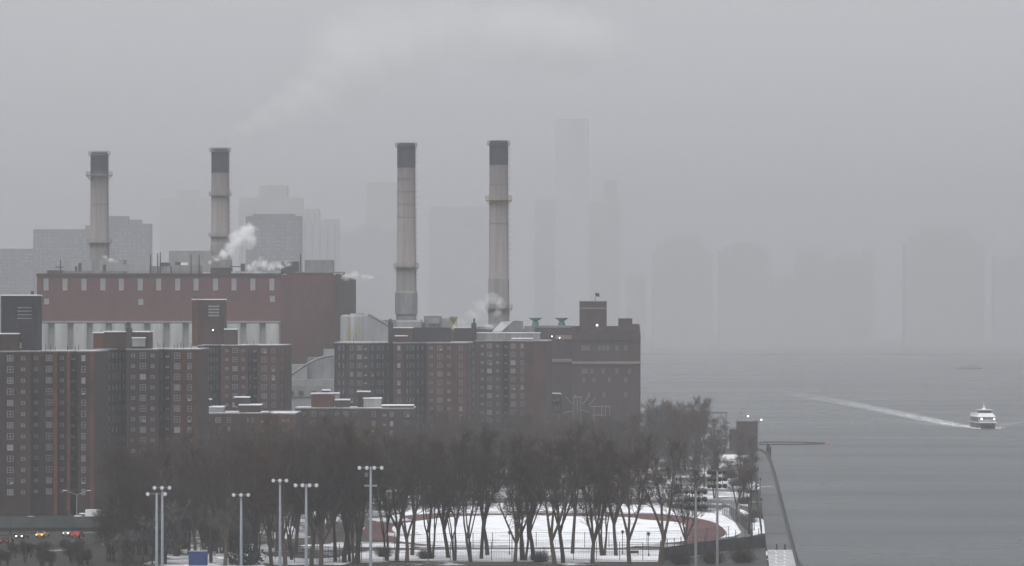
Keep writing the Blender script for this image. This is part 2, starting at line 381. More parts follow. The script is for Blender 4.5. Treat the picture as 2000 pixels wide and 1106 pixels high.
def apartment(name, label, segs, depth, zroof, fl, z1, nfl, group=None, zmin=-1, roof_back=None, rnd=None):
    """segs: list of ((px0,Y0),(px1,Y1),brick,[(px,type)..]) front walls from left to right"""
    rnd = rnd or random.Random(hash(label) % 1000 if False else len(label)*7)
    bk = ['brick_red', 'brick_orange', 'brick_brown', 'brick_dark_shaded']
    pts = []; mseg = []
    P = lambda q: (PX(q[0], q[1]), q[1])
    for a, b, br, cols in segs:
        A, B = P(a), P(b)
        if not pts or (Vector(pts[-1])-Vector(A)).length > .02:
            if pts: mseg.append(bk.index(br))
            pts.append(A)
        mseg.append(bk.index(br)); pts.append(B)
    Yb = max(p[1] for p in pts)+depth
    pts += [(pts[-1][0], Yb), (pts[0][0], Yb)]; mseg += [2, 2, 2]
    root = thing(name, label, 'building', (0, 0, 0), 0, group)
    cxx = sum(p[0] for p in pts)/len(pts); cyy = sum(p[1] for p in pts)/len(pts)
    root.location = (cxx, cyy, 0)
    L = [(x-cxx, y-cyy) for x, y in pts]
    g = MB(); g.prism(L, 0, zroof, 2, 2, mseg); g.build('wall', [M[b] for b in bk], root)
    # coping and snow-covered roof
    g = MB(); c = Vector((0, 0))
    g.prism([(x*1.004, y-.15 if y < 0 else y+.15) for x, y in L], zroof+.003, zroof+.35, 0, 1)
    g.build('roof', [M['conc_pale'], M['snow_thin']], root)
    wins = []
    for a, b, br, cols in segs:
        A, B = P(a), P(b); d = Vector((B[0]-A[0], B[1]-A[1])); ang = math.atan2(d.y, d.x)
        for cpx, ty in cols:
            x, y = ray_hit(cpx, A, B)
            for k in range(nfl):
                z = z1-k*fl
                if z < 1.2: break
                wins.append((x-cxx, y-cyy, z, ang, ty))
    size = dict(D=3, T=2, N=1, S=1.5, L=.5)
    wins.sort(key=lambda q: (-q[2]*1.0-size[q[4]]*1.2))
    for i, (x, y, z, ang, ty) in enumerate(wins[:100]):
        o = link('window', WM[ty][rnd.choice((0, 0, 0, 0, 1, 1, 2, 0, 0, 1, 2, 0, 3) if ty in 'DT' else (0, 0, 1))], root)
        o.location = (x, y, z-(.25 if ty in 'SL' and ty == 'L' else 0)); o.rotation_euler = (0, 0, ang)
    # window air conditioners, scattered
    ac = MB(); ac.box(-.3, .3, -.45, -.05, -.2, .2); acm = ac.mesh('air_conditioner', [M['metal_pale']])
    for i, (x, y, z, ang, ty) in enumerate(wins[:260]):
        if ty in 'DT' and rnd.random() < .16:
            o = link('air_conditioner', acm, root); q = Vector((.35 if ty == 'D' else 0, -.06, 0)); q.rotate(Matrix.Rotation(ang, 3, 'Z'))
            o.location = (x+q.x, y+q.y, z-.5); o.rotation_euler = (0, 0, ang)
    if len(wins) > 100:
        g = MB()
        for x, y, z, ang, ty in wins[100:]:
            me = WM[ty][0]; Mx = Matrix.Translation((x, y, z)) @ Matrix.Rotation(ang, 4, 'Z')
            gi = rnd.choice((1, 1, 2, 3)); b0 = len(g.v)
            g.v += [tuple(Mx @ v.co) for v in me.vertices]
            for p in me.polygons: g.f.append(tuple(b0+i for i in p.vertices)); g.m.append(0 if p.material_index == 0 else gi)
        tag(g.build('window', [M['white_dull'], M['glass'], M['glass_grey'], M['glass_blind']], root), kind='stuff')
    return root, (cxx, cyy)

def bulk(root, c, px0, px1, Y, dep, py0, py1, mname='brick_brown', snow=True, name='bulkhead', over=.15):
    """rooftop block given by its outline on a plane at distance Y"""
    x0, x1 = PX(px0, Y)-c[0], PX(px1, Y)-c[0]; z1, z0 = PZ(py0, Y), PZ(py1, Y); y0 = Y-c[1]
    g = MB(); g.box(x0, x1, y0, y0+dep, z0, z1)
    if snow: g.box(x0-over, x1+over, y0-over, y0+dep+over, z1+.003, z1+.3, 1)
    return g.build(name, [M[mname], M['snow']], root)

FL = 2.69
# --- A, leftmost
A, ca = apartment('apartment_tower', 'dark brick apartment tower at the left edge of the photo, nearest of all', [
    ((-60, 925), (60, 925), 'brick_brown', [(-30, 'D'), (-5, 'S'), (20, 'D'), (45, 'S')]),
    ((60, 930), (104, 930), 'brick_brown', [(70, 'S'), (96, 'D')]),
    ((104, 927), (112, 927), 'brick_orange', []),
    ((112, 930), (131, 930), 'brick_brown', [(121, 'S')]),
    ((131, 926), (137, 926), 'brick_orange', []),
    ((137, 934), (152, 934), 'brick_dark_shaded', [(143, 'L')]),
    ((152, 927), (176, 927), 'brick_brown', [(163, 'T')]),
    ((176, 927), (184, 927), 'brick_orange', [])], 26, PZ(688, 926), FL, PZ(700, 926), 13, 'brick apartment towers of the housing estate')
bulk(A, ca, 2, 72, 932, 10, 578, 688, 'brick_dark_shaded', name='water_tank_house')
bulk(A, ca, -40, 35, 928, 3, 653, 688, 'brick_brown')
bulk(A, ca, 60, 66, 936, 1, 569, 578, 'metal_dark', False, 'vent_pipe')
bulk(A, ca, 36, 42, 931.8, .2, 669, 681, 'metal_pale', False, 'roof_door')
for i in range(4): bulk(A, ca, 34, 62, 931.9, .1, 600+i*7, 602+i*7, 'metal_grey', False, 'louvre')
# --- B
B, cb_ = apartment('apartment_tower', 'red brick apartment tower with blocks of white framed windows, second from the left', [
    ((182, 972), (210, 972), 'brick_red', [(189, 'T'), (204, 'D')]),
    ((210, 972), (246, 986), 'brick_dark_shaded', [(213, 'N'), (220, 'N'), (227, 'N'), (234, 'N'), (241, 'N')]),
    ((246, 976), (310, 976), 'brick_brown', [(260, 'S'), (279, 'D'), (298, 'S')]),
    ((310, 976), (320, 984), 'brick_red', [(315, 'N')]),
    ((320, 984), (334, 984), 'brick_dark_shaded', [(327, 'L')]),
    ((334, 974), (386, 974), 'brick_red', [(346, 'D'), (370, 'T')])], 24, PZ(684, 974), FL, PZ(695, 974), 13, 'brick apartment towers of the housing estate')
bulk(B, cb_, 182, 202, 980, 9, 651, 684, 'brick_orange'); bulk(B, cb_, 202.4, 292, 980, 9, 649, 684, 'brick_brown')
bulk(B, cb_, 246, 257, 978, 2, 641, 684, 'metal_dark', False, 'chimney'); bulk(B, cb_, 248, 254, 978.5, 1, 629, 641, 'metal_dark', False, 'chimney_cap')
bulk(B, cb_, 258, 283, 977.6, 1.5, 661, 677, 'conc_pale', True, 'roof_canopy')
# --- C
C_, cc = apartment('apartment_tower', 'red brick apartment tower topped by a tall louvred tank house', [
    ((386, 1136), (397, 1136), 'brick_brown', [(392, 'N')]),
    ((397, 1136), (432, 1152), 'brick_dark_shaded', [(401, 'N'), (407, 'N'), (412, 'N'), (418, 'N'), (424, 'N')]),
    ((432, 1142), (484, 1142), 'brick_red', [(443, 'S'), (459, 'D'), (475, 'S')]),
    ((484, 1142), (490, 1150), 'brick_brown', [(488, 'N')]),
    ((490, 1152), (504, 1152), 'brick_dark_shaded', [(498, 'L')]),
    ((504, 1140), (544, 1140), 'brick_red', [(516, 'D'), (534, 'T')]),
    ((544, 1140), (560, 1160), 'brick_red', [(550, 'N')])], 26, PZ(676, 1140), FL, PZ(685, 1140), 13, 'brick apartment towers of the housing estate')
bulk(C_, cc, 386, 438, 1160, 9, 586, 676, 'brick_brown', name='water_tank_house')
bulk(C_, cc, 375, 385.8, 1160, 9, 586, 676, 'brick_orange', name='water_tank_house')
for i in range(4): bulk(C_, cc, 407, 428, 1159.8, .15, 597+i*6, 600+i*6, 'conc_pale', False, 'louvre')
bulk(C_, cc, 378, 384, 1164, 1, 578, 586, 'metal_dark', False, 'vent_pipe')
bulk(C_, cc, 438.4, 462, 1150, 5, 644, 676, 'brick_brown')
g = MB(); g.lathe([(.01, -.25), (.25, 0), (.01, .25)], 8, (PX(416, 1159.4)-cc[0], 1159.4-cc[1], PZ(645, 1160))); g.build('lamp', [M['lampglow']], C_)
# --- low blocks in front
LB = []
D_, cd_ = apartment('low_apartment_block', 'lower brick apartment block with snowy roof slabs, below the louvred tower', [
    ((390, 1072), (470, 1072), 'brick_brown', [(405, 'S'), (426, 'D'), (447, 'T')]),
    ((470, 1076), (540, 1068), 'brick_red', [(485, 'N'), (493, 'N'), (514, 'L'), (528, 'T')]),
    ((540, 1070), (576, 1066), 'brick_orange', [(554, 'S'), (562, 'S')])], 20, PZ(809, 1072), FL, PZ(821, 1072), 7, 'low brick apartment blocks')
bulk(D_, cd_, 396, 436, 1076, 8, 796, 809, 'conc_pale'); bulk(D_, cd_, 467, 509, 1078, 8, 792, 809, 'brick_brown')
bulk(D_, cd_, 458, 486, 1082, 5, 777, 793, 'brick_dark_shaded'); bulk(D_, cd_, 405, 412, 1078, 3, 781, 797, 'brick_dark_shaded')
bulk(D_, cd_, 510, 520, 1070, 3, 806, 809, 'metal_grey')
E_, ce = apartment('low_apartment_block', 'lower brick apartment block with an orange roof house, right of the other low one', [
    ((576, 1110), (670, 1110), 'brick_brown', [(593, 'S'), (611, 'D'), (630, 'S'), (658, 'S')]),
    ((670, 1106), (740, 1106), 'brick_brown', [(675, 'D'), (695, 'D'), (730, 'T')]),
    ((740, 1104), (808, 1104), 'brick_brown', [(751, 'L'), (765, 'T'), (795, 'D')])], 16, PZ(799, 1107), FL, PZ(809, 1107), 7, 'low brick apartment blocks')
bulk(E_, ce, 608, 650, 1113, 8, 770, 798, 'brick_orange'); bulk(E_, ce, 655, 682, 1112, 6, 782, 798, 'brick_brown')
bulk(E_, ce, 698, 722, 1114, 5, 766, 798, 'brick_dark_shaded'); bulk(E_, ce, 710, 744, 1112, 6, 779, 798, 'conc_pale')
bulk(E_, ce, 652, 662, 1118, 4, 769, 780, 'metal_grey'); bulk(E_, ce, 746, 807, 1107, 8, 793, 799, 'brick_brown')
bulk(E_, ce, 630, 644, 1121, 2, 763, 772, 'brick_red')
# --- F1, F2
F1, cf = apartment('apartment_tower', 'wide brick apartment tower in front of the third chimney', [
    ((653, 1192), (677, 1184), 'brick_dark_shaded', [(663, 'N'), (671, 'N')]),
    ((677, 1184), (722, 1184), 'brick_brown', [(687, 'T'), (702, 'D'), (714, 'L')]),
    ((722, 1184), (768, 1198), 'brick_dark_shaded', [(727, 'T'), (737, 'N'), (742, 'N'), (748, 'N'), (758, 'N')]),
    ((768, 1186), (788, 1186), 'brick_red', [(779, 'T')]),
    ((788, 1186), (833, 1202), 'brick_dark_shaded', [(795, 'N'), (801, 'N'), (807, 'N'), (816, 'N'), (825, 'N')]),
    ((833, 1190), (890, 1190), 'brick_red', [(842, 'S'), (859, 'D'), (877, 'S')]),
    ((890, 1188), (911, 1188), 'brick_red', [(900, 'T')]),
    ((911, 1188), (922, 1206), 'brick_brown', [(917, 'N')])], 28, PZ(671, 1188), FL, PZ(680, 1186), 13, 'brick apartment towers of the housing estate')
bulk(F1, cf, 758, 767, 1196, 3, 630, 671, 'brick_dark_shaded', False, 'chimney'); bulk(F1, cf, 760, 765, 1197, 1, 623, 630, 'metal_dark', False, 'chimney_cap')
bulk(F1, cf, 768, 806, 1200, 8, 641, 671, 'brick_brown'); bulk(F1, cf, 772, 795, 1190, 4, 657, 671, 'brick_red')
bulk(F1, cf, 806.5, 880, 1204, 8, 640, 671, 'brick_dark_shaded', False)
F2, cf2 = apartment('apartment_tower', 'brick apartment tower with a long flat grey roof house, left of the old power station', [
    ((922, 1252), (932, 1246), 'brick_brown', [(925, 'N')]),
    ((932, 1246), (982, 1246), 'brick_brown', [(942, 'S'), (956, 'D'), (972, 'S')]),
    ((982, 1254), (994, 1254), 'brick_dark_shaded', [(988, 'L')]),
    ((994, 1244), (1030, 1244), 'brick_red', [(1002, 'D'), (1020, 'T')]),
    ((1030, 1244), (1066, 1244), 'brick_red', []),
    ((1066, 1244), (1078, 1264), 'brick_brown', [])], 26, PZ(667, 1246), FL, PZ(676, 1246), 14, 'brick apartment towers of the housing estate')
bulk(F2, cf2, 887, 930, 1250, 8, 641, 668, 'brick_brown'); bulk(F2, cf2, 920.5, 930.5, 1249, 2, 631, 668, 'brick_dark_shaded', False, 'chimney')
bulk(F2, cf2, 924, 928, 1249.5, 1, 622, 631, 'metal_dark', False, 'chimney_cap')
bulk(F2, cf2, 931, 1055, 1254, 12, 651, 668, 'metal_grey', True, 'roof_house'); bulk(F2, cf2, 1000, 1040, 1248, 4, 662, 668, 'metal_grey', True)
# thin aerials along the estate roofs (parts of the towers)
for root, c, Y, xs, yb, hgt in ((B, cb_, 978, (87, 97, 106, 130, 145, 152), 684, 9), (B, cb_, 978, (307, 311, 318, 339, 345, 352, 357, 372), 684, 14), (C_, cc, 1150, (470, 482, 495, 530), 676, 9), (F1, cf, 1196, (690, 730, 845, 860, 875), 671, 10)):
    for x in xs:
        g = MB(); X = PX(x, Y)
        if root is B and x < 182: root2, c2, Y2 = A, ca, 930; X = PX(x, 930)
        else: root2, c2, Y2 = root, c, Y
        g.tube((X-c2[0], Y2+2-c2[1], PZ(yb, Y2)-.5), (X-c2[0], Y2+2-c2[1], PZ(yb-hgt*random.uniform(.7, 1.2), Y2)), .09, n=4)
        g.build('vent_stack', [M['metal_dark']], root2)

# ================================================================== power station with slit windows
YH = 1400
pl = thing('power_station', 'huge windowless red brick power station hall with a row of pale slits along its top', 'power station', (PX(310, YH), YH, 0))
cx = PX(310, YH)
def hb(px0, px1, py0, py1, Y, dep, mats, name, root=pl, c=None, base=None, snow=False):
    c = c or (cx, YH); g = MB(); z0 = PZ(py1, Y) if base is None else base
    g.box(PX(px0, Y)-c[0], PX(px1, Y)-c[0], Y-c[1], Y+dep-c[1], z0, PZ(py0, Y))
    if snow: g.box(PX(px0, Y)-c[0]-.1, PX(px1, Y)-c[0]+.1, Y-c[1]-.1, Y+dep-c[1]+.1, PZ(py0, Y)+.003, PZ(py0, Y)+.3, 1)
    return g.build(name, [M[mats], M['snow']], root)
zr = PZ(537, YH); xl, xr = PX(72, YH)-cx, PX(549, YH)-cx
g = MB(); g.prism([(xl, 0), (xr, 0), (PX(660, 1412)-cx, 12), (PX(672, 1440)-cx, 40), (PX(672, 1440)-cx, 150), (xl, 150)], 0, zr, 0, 1, [0, 0, 2, 2, 0, 0])
g.build('wall', [M['brick_plant'], M['conc_pale'], M['brick_old']], pl)  # right end faces take darker brick, their shade put into the colour
g = MB(); g.box(xl-.2, xr, -.3, .0, zr-.6, zr+.5); g.build('cornice', [M['brick_old']], pl)
slit = MB().box(-.9, .9, -.12, .05, -4.3*1.0/2*1.0, 4.3/2).box(-.05, .05, -.16, -.12, -2.1, 2.1, 1).mesh('window', [M['metal_pale'], M['metal_grey']])
for x in (90, 127, 164, 201, 237, 274, 310, 347, 383, 421, 457, 494, 531):
    o = link('window', slit, pl); o.location = (PX(x, YH)-cx, 0, PZ(556, YH))
for x, y in ((91, 589), (275, 590), (532, 584)):
    o = link('window', slit, pl); o.location = (PX(x, YH)-cx, 0, PZ(y, YH)); o.scale = (1, 1, .5)
# recessed bay with pale silos
hb(75, 374, 627, 630.5, 1398, 3.5, 'conc_pale', 'ledge'); hb(439, 548, 627, 630.5, 1398, 3.5, 'conc_pale', 'ledge')
hb(75, 548, 631, 700, 1399.5, .4, 'metal_pale', 'bay_wall')
for i in range(13):
    x = 82+i*37.5
    if x > 545: break
    g = MB(); g.lathe([(2.5, 0), (2.5, PZ(632, 1399)), (0, PZ(632, 1399)+.01)], 16, (PX(x, 1399)-cx, -1.2, 0)); g.build('silo', [M['conc_pale']], pl, True)
# right face bays
hb(655, 665, 535, 700, 1409, 2, 'brick_old', 'pilaster')
# roof clutter
for x0, x1, y0, y1, Y, d, m_, nm in ((92, 120, 528, 540, 1406, 8, 'metal_dark', 'roof_unit'), (120, 240, 529, 541, 1410, 14, 'metal_grey', 'roof_house'), (146, 150, 520, 530, 1410, 2, 'metal_dark', 'roof_vent'),
        (153, 158, 514, 530, 1410, 2, 'metal_dark', 'roof_vent'), (201, 206, 517, 530, 1409, 2, 'metal_dark', 'roof_vent'), (195, 240, 507, 530, 1430, 14, 'conc_pale', 'roof_house'), (125, 180, 509, 530, 1440, 14, 'metal_pale', 'roof_house'),
        (240, 292, 517, 540, 1425, 12, 'metal_pale', 'roof_house'), (291, 333, 520, 540, 1412, 9, 'metal_grey', 'roof_house'), (312, 330, 513, 520, 1413, 5, 'metal_dark', 'roof_unit'), (335, 392, 518, 540, 1413, 9, 'metal_grey', 'roof_house'),
        (342, 352, 512, 519, 1414, 4, 'metal_dark', 'roof_unit'), (353, 366, 513, 519, 1414, 4, 'snow', 'roof_unit'), (330, 412, 490, 540, 1440, 22, 'conc_pale', 'roof_house'), (411, 450, 523, 540, 1411, 12, 'brick_old', 'roof_house'),
        (450, 545, 530, 538, 1415, 16, 'snow_thin', 'roof_house'), (395, 411, 531, 538, 1412, 12, 'snow_thin', 'roof_house'), (538, 545, 509, 532, 1420, 3, 'metal_grey', 'roof_vent'), (549, 583, 511, 535, 1424, 6, 'metal_dark', 'roof_unit'),
        (595, 650, 508, 545, 1420, 12, 'metal_grey', 'roof_house'), (560, 650, 533, 548, 1416, 4, 'brick_old', 'roof_house'), (470, 478, 515, 533, 1418, 3, 'metal_dark', 'roof_vent')):
    hb(x0, x1, y0, y1, Y, d, m_, nm)
for x, y0, y1 in ((118, 508, 540), (294, 497, 540), (308, 495, 540), (313, 493, 540), (373, 497, 540), (389, 497, 540), (587, 497, 545)):
    g = MB(); X = PX(x, 1411)-cx; g.tube((X, 11, PZ(y1, 1411)), (X, 11, PZ(y0, 1411)), .32, .2, 6); g.build('mast', [M['metal_dark']], pl)
hb(108, 124, 521, 523, 1410.5, .5, 'metal_dark', 'crossarm')
hb(448, 478, 520, 522, 1413, .5, 'metal_dark', 'pipe_run')
# rooftop conveyor / platform at right corner
hb(576, 674, 531, 534, 1418, 3, 'metal_grey', 'platform')
g = MB(); g.tube((PX(652, 1419)-cx, 19, PZ(549, 1419)), (PX(673, 1419)-cx, 19, PZ(534, 1419)), .25, n=4); g.build('brace', [M['metal_dark']], pl)
# railing on roof edge
g = MB()
for i in range(60):
    X = xl+3+i*1.4; g.tube((X, 2, zr), (X, 2, zr+1.1), .05, n=3)
g.tube((xl+3, 2, zr+1.1), (xl+87, 2, zr+1.1), .07, n=4); g.tube((xl+3, 2, zr+.6), (xl+87, 2, zr+.6), .05, n=4)
g.build('railing', [M['metal_dark']], pl)

# --- chimneys
def chimney(label, px0, px1, ptop, pcap, pbase, Y, rings, flare=None, bands=(), ladder=True, low=None):
    r = (px1-px0)/2/F*Y; X = PX((px0+px1)/2, Y); zt = PZ(ptop, Y); zc = PZ(pcap, Y); zb = 0
    root = thing('smokestack', label, 'chimney', (X, Y, 0), 0, 'smokestacks of the power station')
    zl = PZ(low, Y) if low else zb+.3*zt
    rb = r*1.1
    g = MB(); g.lathe([(rb*1.04, 0), (rb*1.02, zl), (rb*.98, zl+.02), (r, zc)], 32, ms=[1, 1, 0]); g.build('shaft', [M['stack_body'], M['stack_low']], root, True)
    g = MB(); g.lathe([(r*1.015, zc), (r*1.015, zt-1.2), (r*.97, zt-.5), (r*.9, zt), (r*.72, zt), (r*.7, zt-3), (0.01, zt-3)], 32); g.build('cap', [M['stack_cap']], root, True)
    for bz in bands:
        z = PZ(bz, Y); rr = r*(1+.1*(zc-z)/zc)
        g = MB(); g.lathe([(rr, z-.12), (rr+.09, z-.12), (rr+.09, z+.12), (rr, z+.12)], 28); g.build('band', [M['stack_low']], root)
    for py, ext, mm in rings:
        z = PZ(py, Y); rr = r*(1.0+.1*max(0, zc-z)/zc); e = ext/F*Y
        g = MB(); g.lathe([(rr-.05, z-.15), (rr+e, z-.15), (rr+e, z+.05), (rr-.05, z+.05)], 28)
        for k in range(20):
            t = k*math.pi/10; c_, s_ = math.cos(t), math.sin(t)
            g.tube(((rr+e-.08)*c_, (rr+e-.08)*s_, z), ((rr+e-.08)*c_, (rr+e-.08)*s_, z+1.4), .07, n=4)
            if ext > 5: g.tube(((rr+e-.15)*c_, (rr+e-.15)*s_, z-.15), (rr*c_, rr*s_, z-1.9), .07, n=4)
        for h_ in (.7, 1.4):
            g.lathe([(rr+e-.14, z+h_-.05), (rr+e-.02, z+h_-.05), (rr+e-.02, z+h_+.05), (rr+e-.14, z+h_+.05)], 28)
        g.build('platform', [M[mm]], root)
    if ladder:
        g = MB(); a = R(-12)
        for s_ in (-.3, .3):
            g.tube(((rb+.35)*math.cos(a), (rb+.35)*math.sin(a)+s_, 20), ((r+.3)*math.cos(a), (r+.3)*math.sin(a)+s_, zt-1.5), .07, n=4)
        z = 21
        while z < zt-2:
            k = rb+.35+(r-rb)*(z-20)/(zt-20); g.tube((k*math.cos(a), k*math.sin(a)-.3, z), (k*math.cos(a), k*math.sin(a)+.3, z), .05, n=3)
            g.lathe([(.55, 0), (.58, 0), (.58, .12), (.55, .12)], 6, (k*math.cos(a)+.3, k*math.sin(a), z)); z += 2.2
        g.build('ladder', [M['metal_grey']], root)
    if flare:
        for (fx0, fx1, fy0, fy1) in flare:
            rr = (fx1-fx0)/2/F*Y
            g = MB(); z0, z1 = PZ(fy1, Y), PZ(fy0, Y)
            g.lathe([(rr*.98, z0), (rr, z0+.01), (rr, z1), (rb, z1+.9)], 12)
            g.build('base_casing', [M['metal_grey']], root)
    return root
chimney('leftmost smokestack, dark capped with a wide platform ring right under the cap', 177, 211, 297, 340, 530, 1509,
        [(303, 4.5, 'metal_grey'), (343, 9, 'metal_grey'), (474, 7, 'metal_grey')], bands=(400, 440), low=490)
chimney('second smokestack from the left, with white steam drifting past its foot', 413, 447, 290, 338, 525, 1478,
        [(296, 4, 'metal_grey'), (382, 5, 'metal_grey'), (462, 5, 'metal_grey')], flare=[(407, 454, 508, 545)], bands=(420,), low=480)
chimney('third smokestack, horizontally banded with a plain upper shaft and a wide casing at its foot', 776, 811, 280, 328, 640, 1437,
        [(287, 4, 'metal_dark'), (522, 6.5, 'metal_grey')], flare=[(774, 818, 572, 614)], bands=tuple(range(350, 600, 25)), low=520)
chimney('rightmost smokestack, with a yellow railed platform below its dark cap', 956, 992, 275, 323, 640, 1417,
        [(283, 4.5, 'metal_dark'), (391, 8, 'yellow'), (603, 8, 'metal_dark')], bands=(361, 437, 480, 520, 560), low=545)

# --- pale silo house and sloping hall right of the station
sh = thing('silo_house', 'cluster of pale silos and a sloping hall beside the brick power station', 'building', (PX(700, 1380), 1380, 0)); cs = (PX(700, 1380), 1380)
hb(655, 690, 598, 720, 1395, 10, 'brick_old', 'annex', sh, cs, base=0)
for x, r_, m_ in ((676, 2.2, 'conc_pale'), (689, 1.8, 'metal_pale'), (702, 2.2, 'conc_pale')):
    g = MB(); zt = PZ(620, 1380); g.lathe([(r_, 0), (r_, zt), (r_*.8, zt+.8), (.01, zt+1)], 20, (PX(x, 1380)-cs[0], 2, 0)); g.build('silo', [M[m_]], sh, True)
hb(684, 711, 612, 622, 1383, 4, 'metal_pale', 'head_house', sh, cs); hb(681, 685, 640, 662, 1377, .5, 'yellow', 'yellow_panel', sh, cs); hb(694, 698, 640, 662, 1377, .5, 'yellow', 'yellow_panel', sh, cs)
g = MB(); xa, xb = PX(710, 1380)-cs[0], PX(759, 1380)-cs[0]; za, zb_, zc_ = PZ(620, 1380), PZ(638, 1380), PZ(615, 1380)
g.add([(xa, 0, 0), (xb, 0, 0), (xb, 0, zb_), (xa+2, 0, zc_), (xa, 0, za), (xa, 22, 0), (xb, 22, 0), (xb, 22, zb_), (xa+2, 22, zc_), (xa, 22, za)],
      [(0, 1, 2, 3, 4), (9, 8, 7, 6, 5), (1, 6, 7, 2), (2, 7, 8, 3), (3, 8, 9, 4), (0, 4, 9, 5), (0, 5, 6, 1)]); g.build('hall', [M['metal_pale']], sh)
g = MB(); g.add([(xa+1.8, -.3, zc_+.1), (xb+.3, -.3, zb_+.1), (xb+.3, 22.3, zb_+.1), (xa+1.8, 22.3, zc_+.1), (xa+1.8, -.3, zc_+.4), (xb+.3, -.3, zb_+.4), (xb+.3, 22.3, zb_+.4), (xa+1.8, 22.3, zc_+.4)],
      [(3, 2, 1, 0), (4, 5, 6, 7), (0, 1, 5, 4), (1, 2, 6, 5), (2, 3, 7, 6), (3, 0, 4, 7)]); g.build('roof', [M['metal_grey']], sh)
# --- tarp-sided hall with the curved conveyor, between the towers
ch_ = thing('storage_shed', 'pale grey sheet metal sheds with a curved gallery between two apartment towers', 'shed', (PX(608, 1300), 1300, 0)); c3 = (PX(608, 1300), 1300)
hb(563, 652, 742, 830, 1300, 18, 'metal_pale', 'wall', ch_, c3, base=0); hb(563, 600, 712, 742, 1304, 12, 'conc_pale', 'upper_wall', ch_, c3)
hb(600, 655, 698, 742, 1306, 12, 'metal_grey', 'upper_wall', ch_, c3); hb(632, 655, 682, 699, 1312, 8, 'metal_pale', 'head_house', ch_, c3)
hb(563, 652, 754, 775, 1299.5, .4, 'conc_pale', 'cladding_panel', ch_, c3)
g = MB(); pts = []
for i in range(13):
    t = i/12; pts.append((PX(565+87*t, 1297)-c3[0], -3, PZ(735-40*math.sin(t*math.pi/2), 1297)))
g.path(pts, [.5]*13, 6); g.build('gallery', [M['metal_grey']], ch_)
for x0, x1 in ((566, 574), (583, 593), (608, 618), (628, 640)): hb(x0, x1, 764, 772, 1299.2, .2, 'metal_dark', 'opening', ch_, c3)

# --- plant roofs seen between the chimneys
md = thing('turbine_hall', 'low dark plant roofs with snowy slabs at the feet of the two right smokestacks', 'building', (PX(850, 1395), 1395, 0)); c4 = (PX(850, 1395), 1395)
hb(745, 1045, 643, 800, 1395, 60, 'brick_old', 'wall', md, c4, base=0)
for x0, x1, y0, y1, Y, d, m_, sn in ((745, 825, 625, 645, 1425, 6, 'metal_grey', 0), (775, 822, 628, 645, 1400, 10, 'metal_pale', 1), (828, 862, 617, 645, 1400, 8, 'metal_grey', 1), (836, 858, 622, 632, 1398, 2, 'conc_pale', 0),
        (862, 884, 622, 645, 1402, 8, 'metal_pale', 0), (824, 830, 630, 645, 1399, 3, 'metal_dark', 0), (930, 960, 638, 645, 1396, 8, 'metal_grey', 1)):
    hb(x0, x1, y0, y1, Y, d, m_, 'roof_house', md, c4, snow=bool(sn))
g = MB(); Xs = PX(886, 1398)-c4[0]
for dx in (-1, 1): g.tube((Xs+dx, 3, PZ(648, 1398)), (Xs+dx, 3, PZ(626, 1398)), .25, n=5)
g.lathe([(.3, 0), (.6, 1.0), (1.5, 2.2), (1.5, 2.9)], 4, (Xs, 3, PZ(634, 1398))); g.build('hopper', [M['yellow']], md)
# sloped snow covered conveyor roof at the foot of the right stack
g = MB(); X0, X1, X2, X3 = [PX(x, 1385)-c4[0] for x in (966, 995, 1008, 1022)]; zl_, zh = PZ(648, 1385), PZ(628, 1385)
g.add([(X0, -10, zl_), (X3, -10, zl_), (X3, -10, zh), (X2, -10, zh+.3), (X1, -10, zh-.3), (X0, 0, zl_), (X3, 0, zl_), (X3, 0, zh), (X2, 0, zh+.3), (X1, 0, zh-.3)], [(0, 1, 2, 3, 4), (9, 8, 7, 6, 5), (1, 6, 7, 2)])
g.add([(X0-1, -10.2, zl_), (X1-3, -10.2, zh-.2), (X2, -10.2, zh+.35), (X3, -10.2, zh+.05), (X0-1, 2, zl_), (X1-3, 2, zh-.2), (X2, 2, zh+.35), (X3, 2, zh+.05)], [(0, 1, 5, 4), (1, 2, 6, 5), (2, 3, 7, 6)], 1)
g.add([(X0-1, -10.25, zl_), (X0+2.4, -10.25, zl_), (X2-1, -10.25, zh+.2), (X1-3, -10.25, zh-.2)], [(0, 1, 2, 3)], 1)
g.build('conveyor_house', [M['metal_grey'], M['snow']], md)

# --- old power station with stone bands
Y0 = 1345
od = thing('old_power_station', 'old dark brick riverside power station with pale stone bands and a stair tower', 'power station', (PX(1150, Y0), Y0, 0)); c5 = (PX(1150, Y0), Y0)
hb(1045, 1118, 640, 900, 1352, 70, 'brick_old', 'wall', od, c5, base=0)
hb(1118, 1251, 650, 900, 1345, 90, 'brick_old', 'wall', od, c5, base=0)
hb(1118, 1250, 637, 650, 1350, 80, 'brick_old', 'attic', od, c5)
hb(1085, 1118, 655, 663, 1351.7, .3, 'stone_band', 'stone_band', od, c5); hb(1117, 1251.5, 656, 665, 1344.6, .4, 'brick_brown', 'cornice', od, c5)
hb(1078, 1118, 701, 707, 1351.6, .4, 'stone_band', 'stone_band', od, c5); hb(1117.5, 1251.6, 706, 711, 1344.5, .5, 'stone_band', 'stone_band', od, c5)
hb(1133, 1185, 590, 650, 1349, 12, 'brick_old', 'stair_tower', od, c5); hb(1132, 1186, 588, 590, 1348.8, 12.5, 'stone_band', 'tower_coping', od, c5)
hb(1133, 1185, 601, 603.5, 1348.8, .3, 'stone_band', 'stone_band', od, c5)
hb(1209, 1235, 622, 640, 1352, 9, 'brick_brown', 'roof_house', od, c5); hb(1235.2, 1249, 633, 640, 1352, 9, 'brick_old', 'roof_house', od, c5)
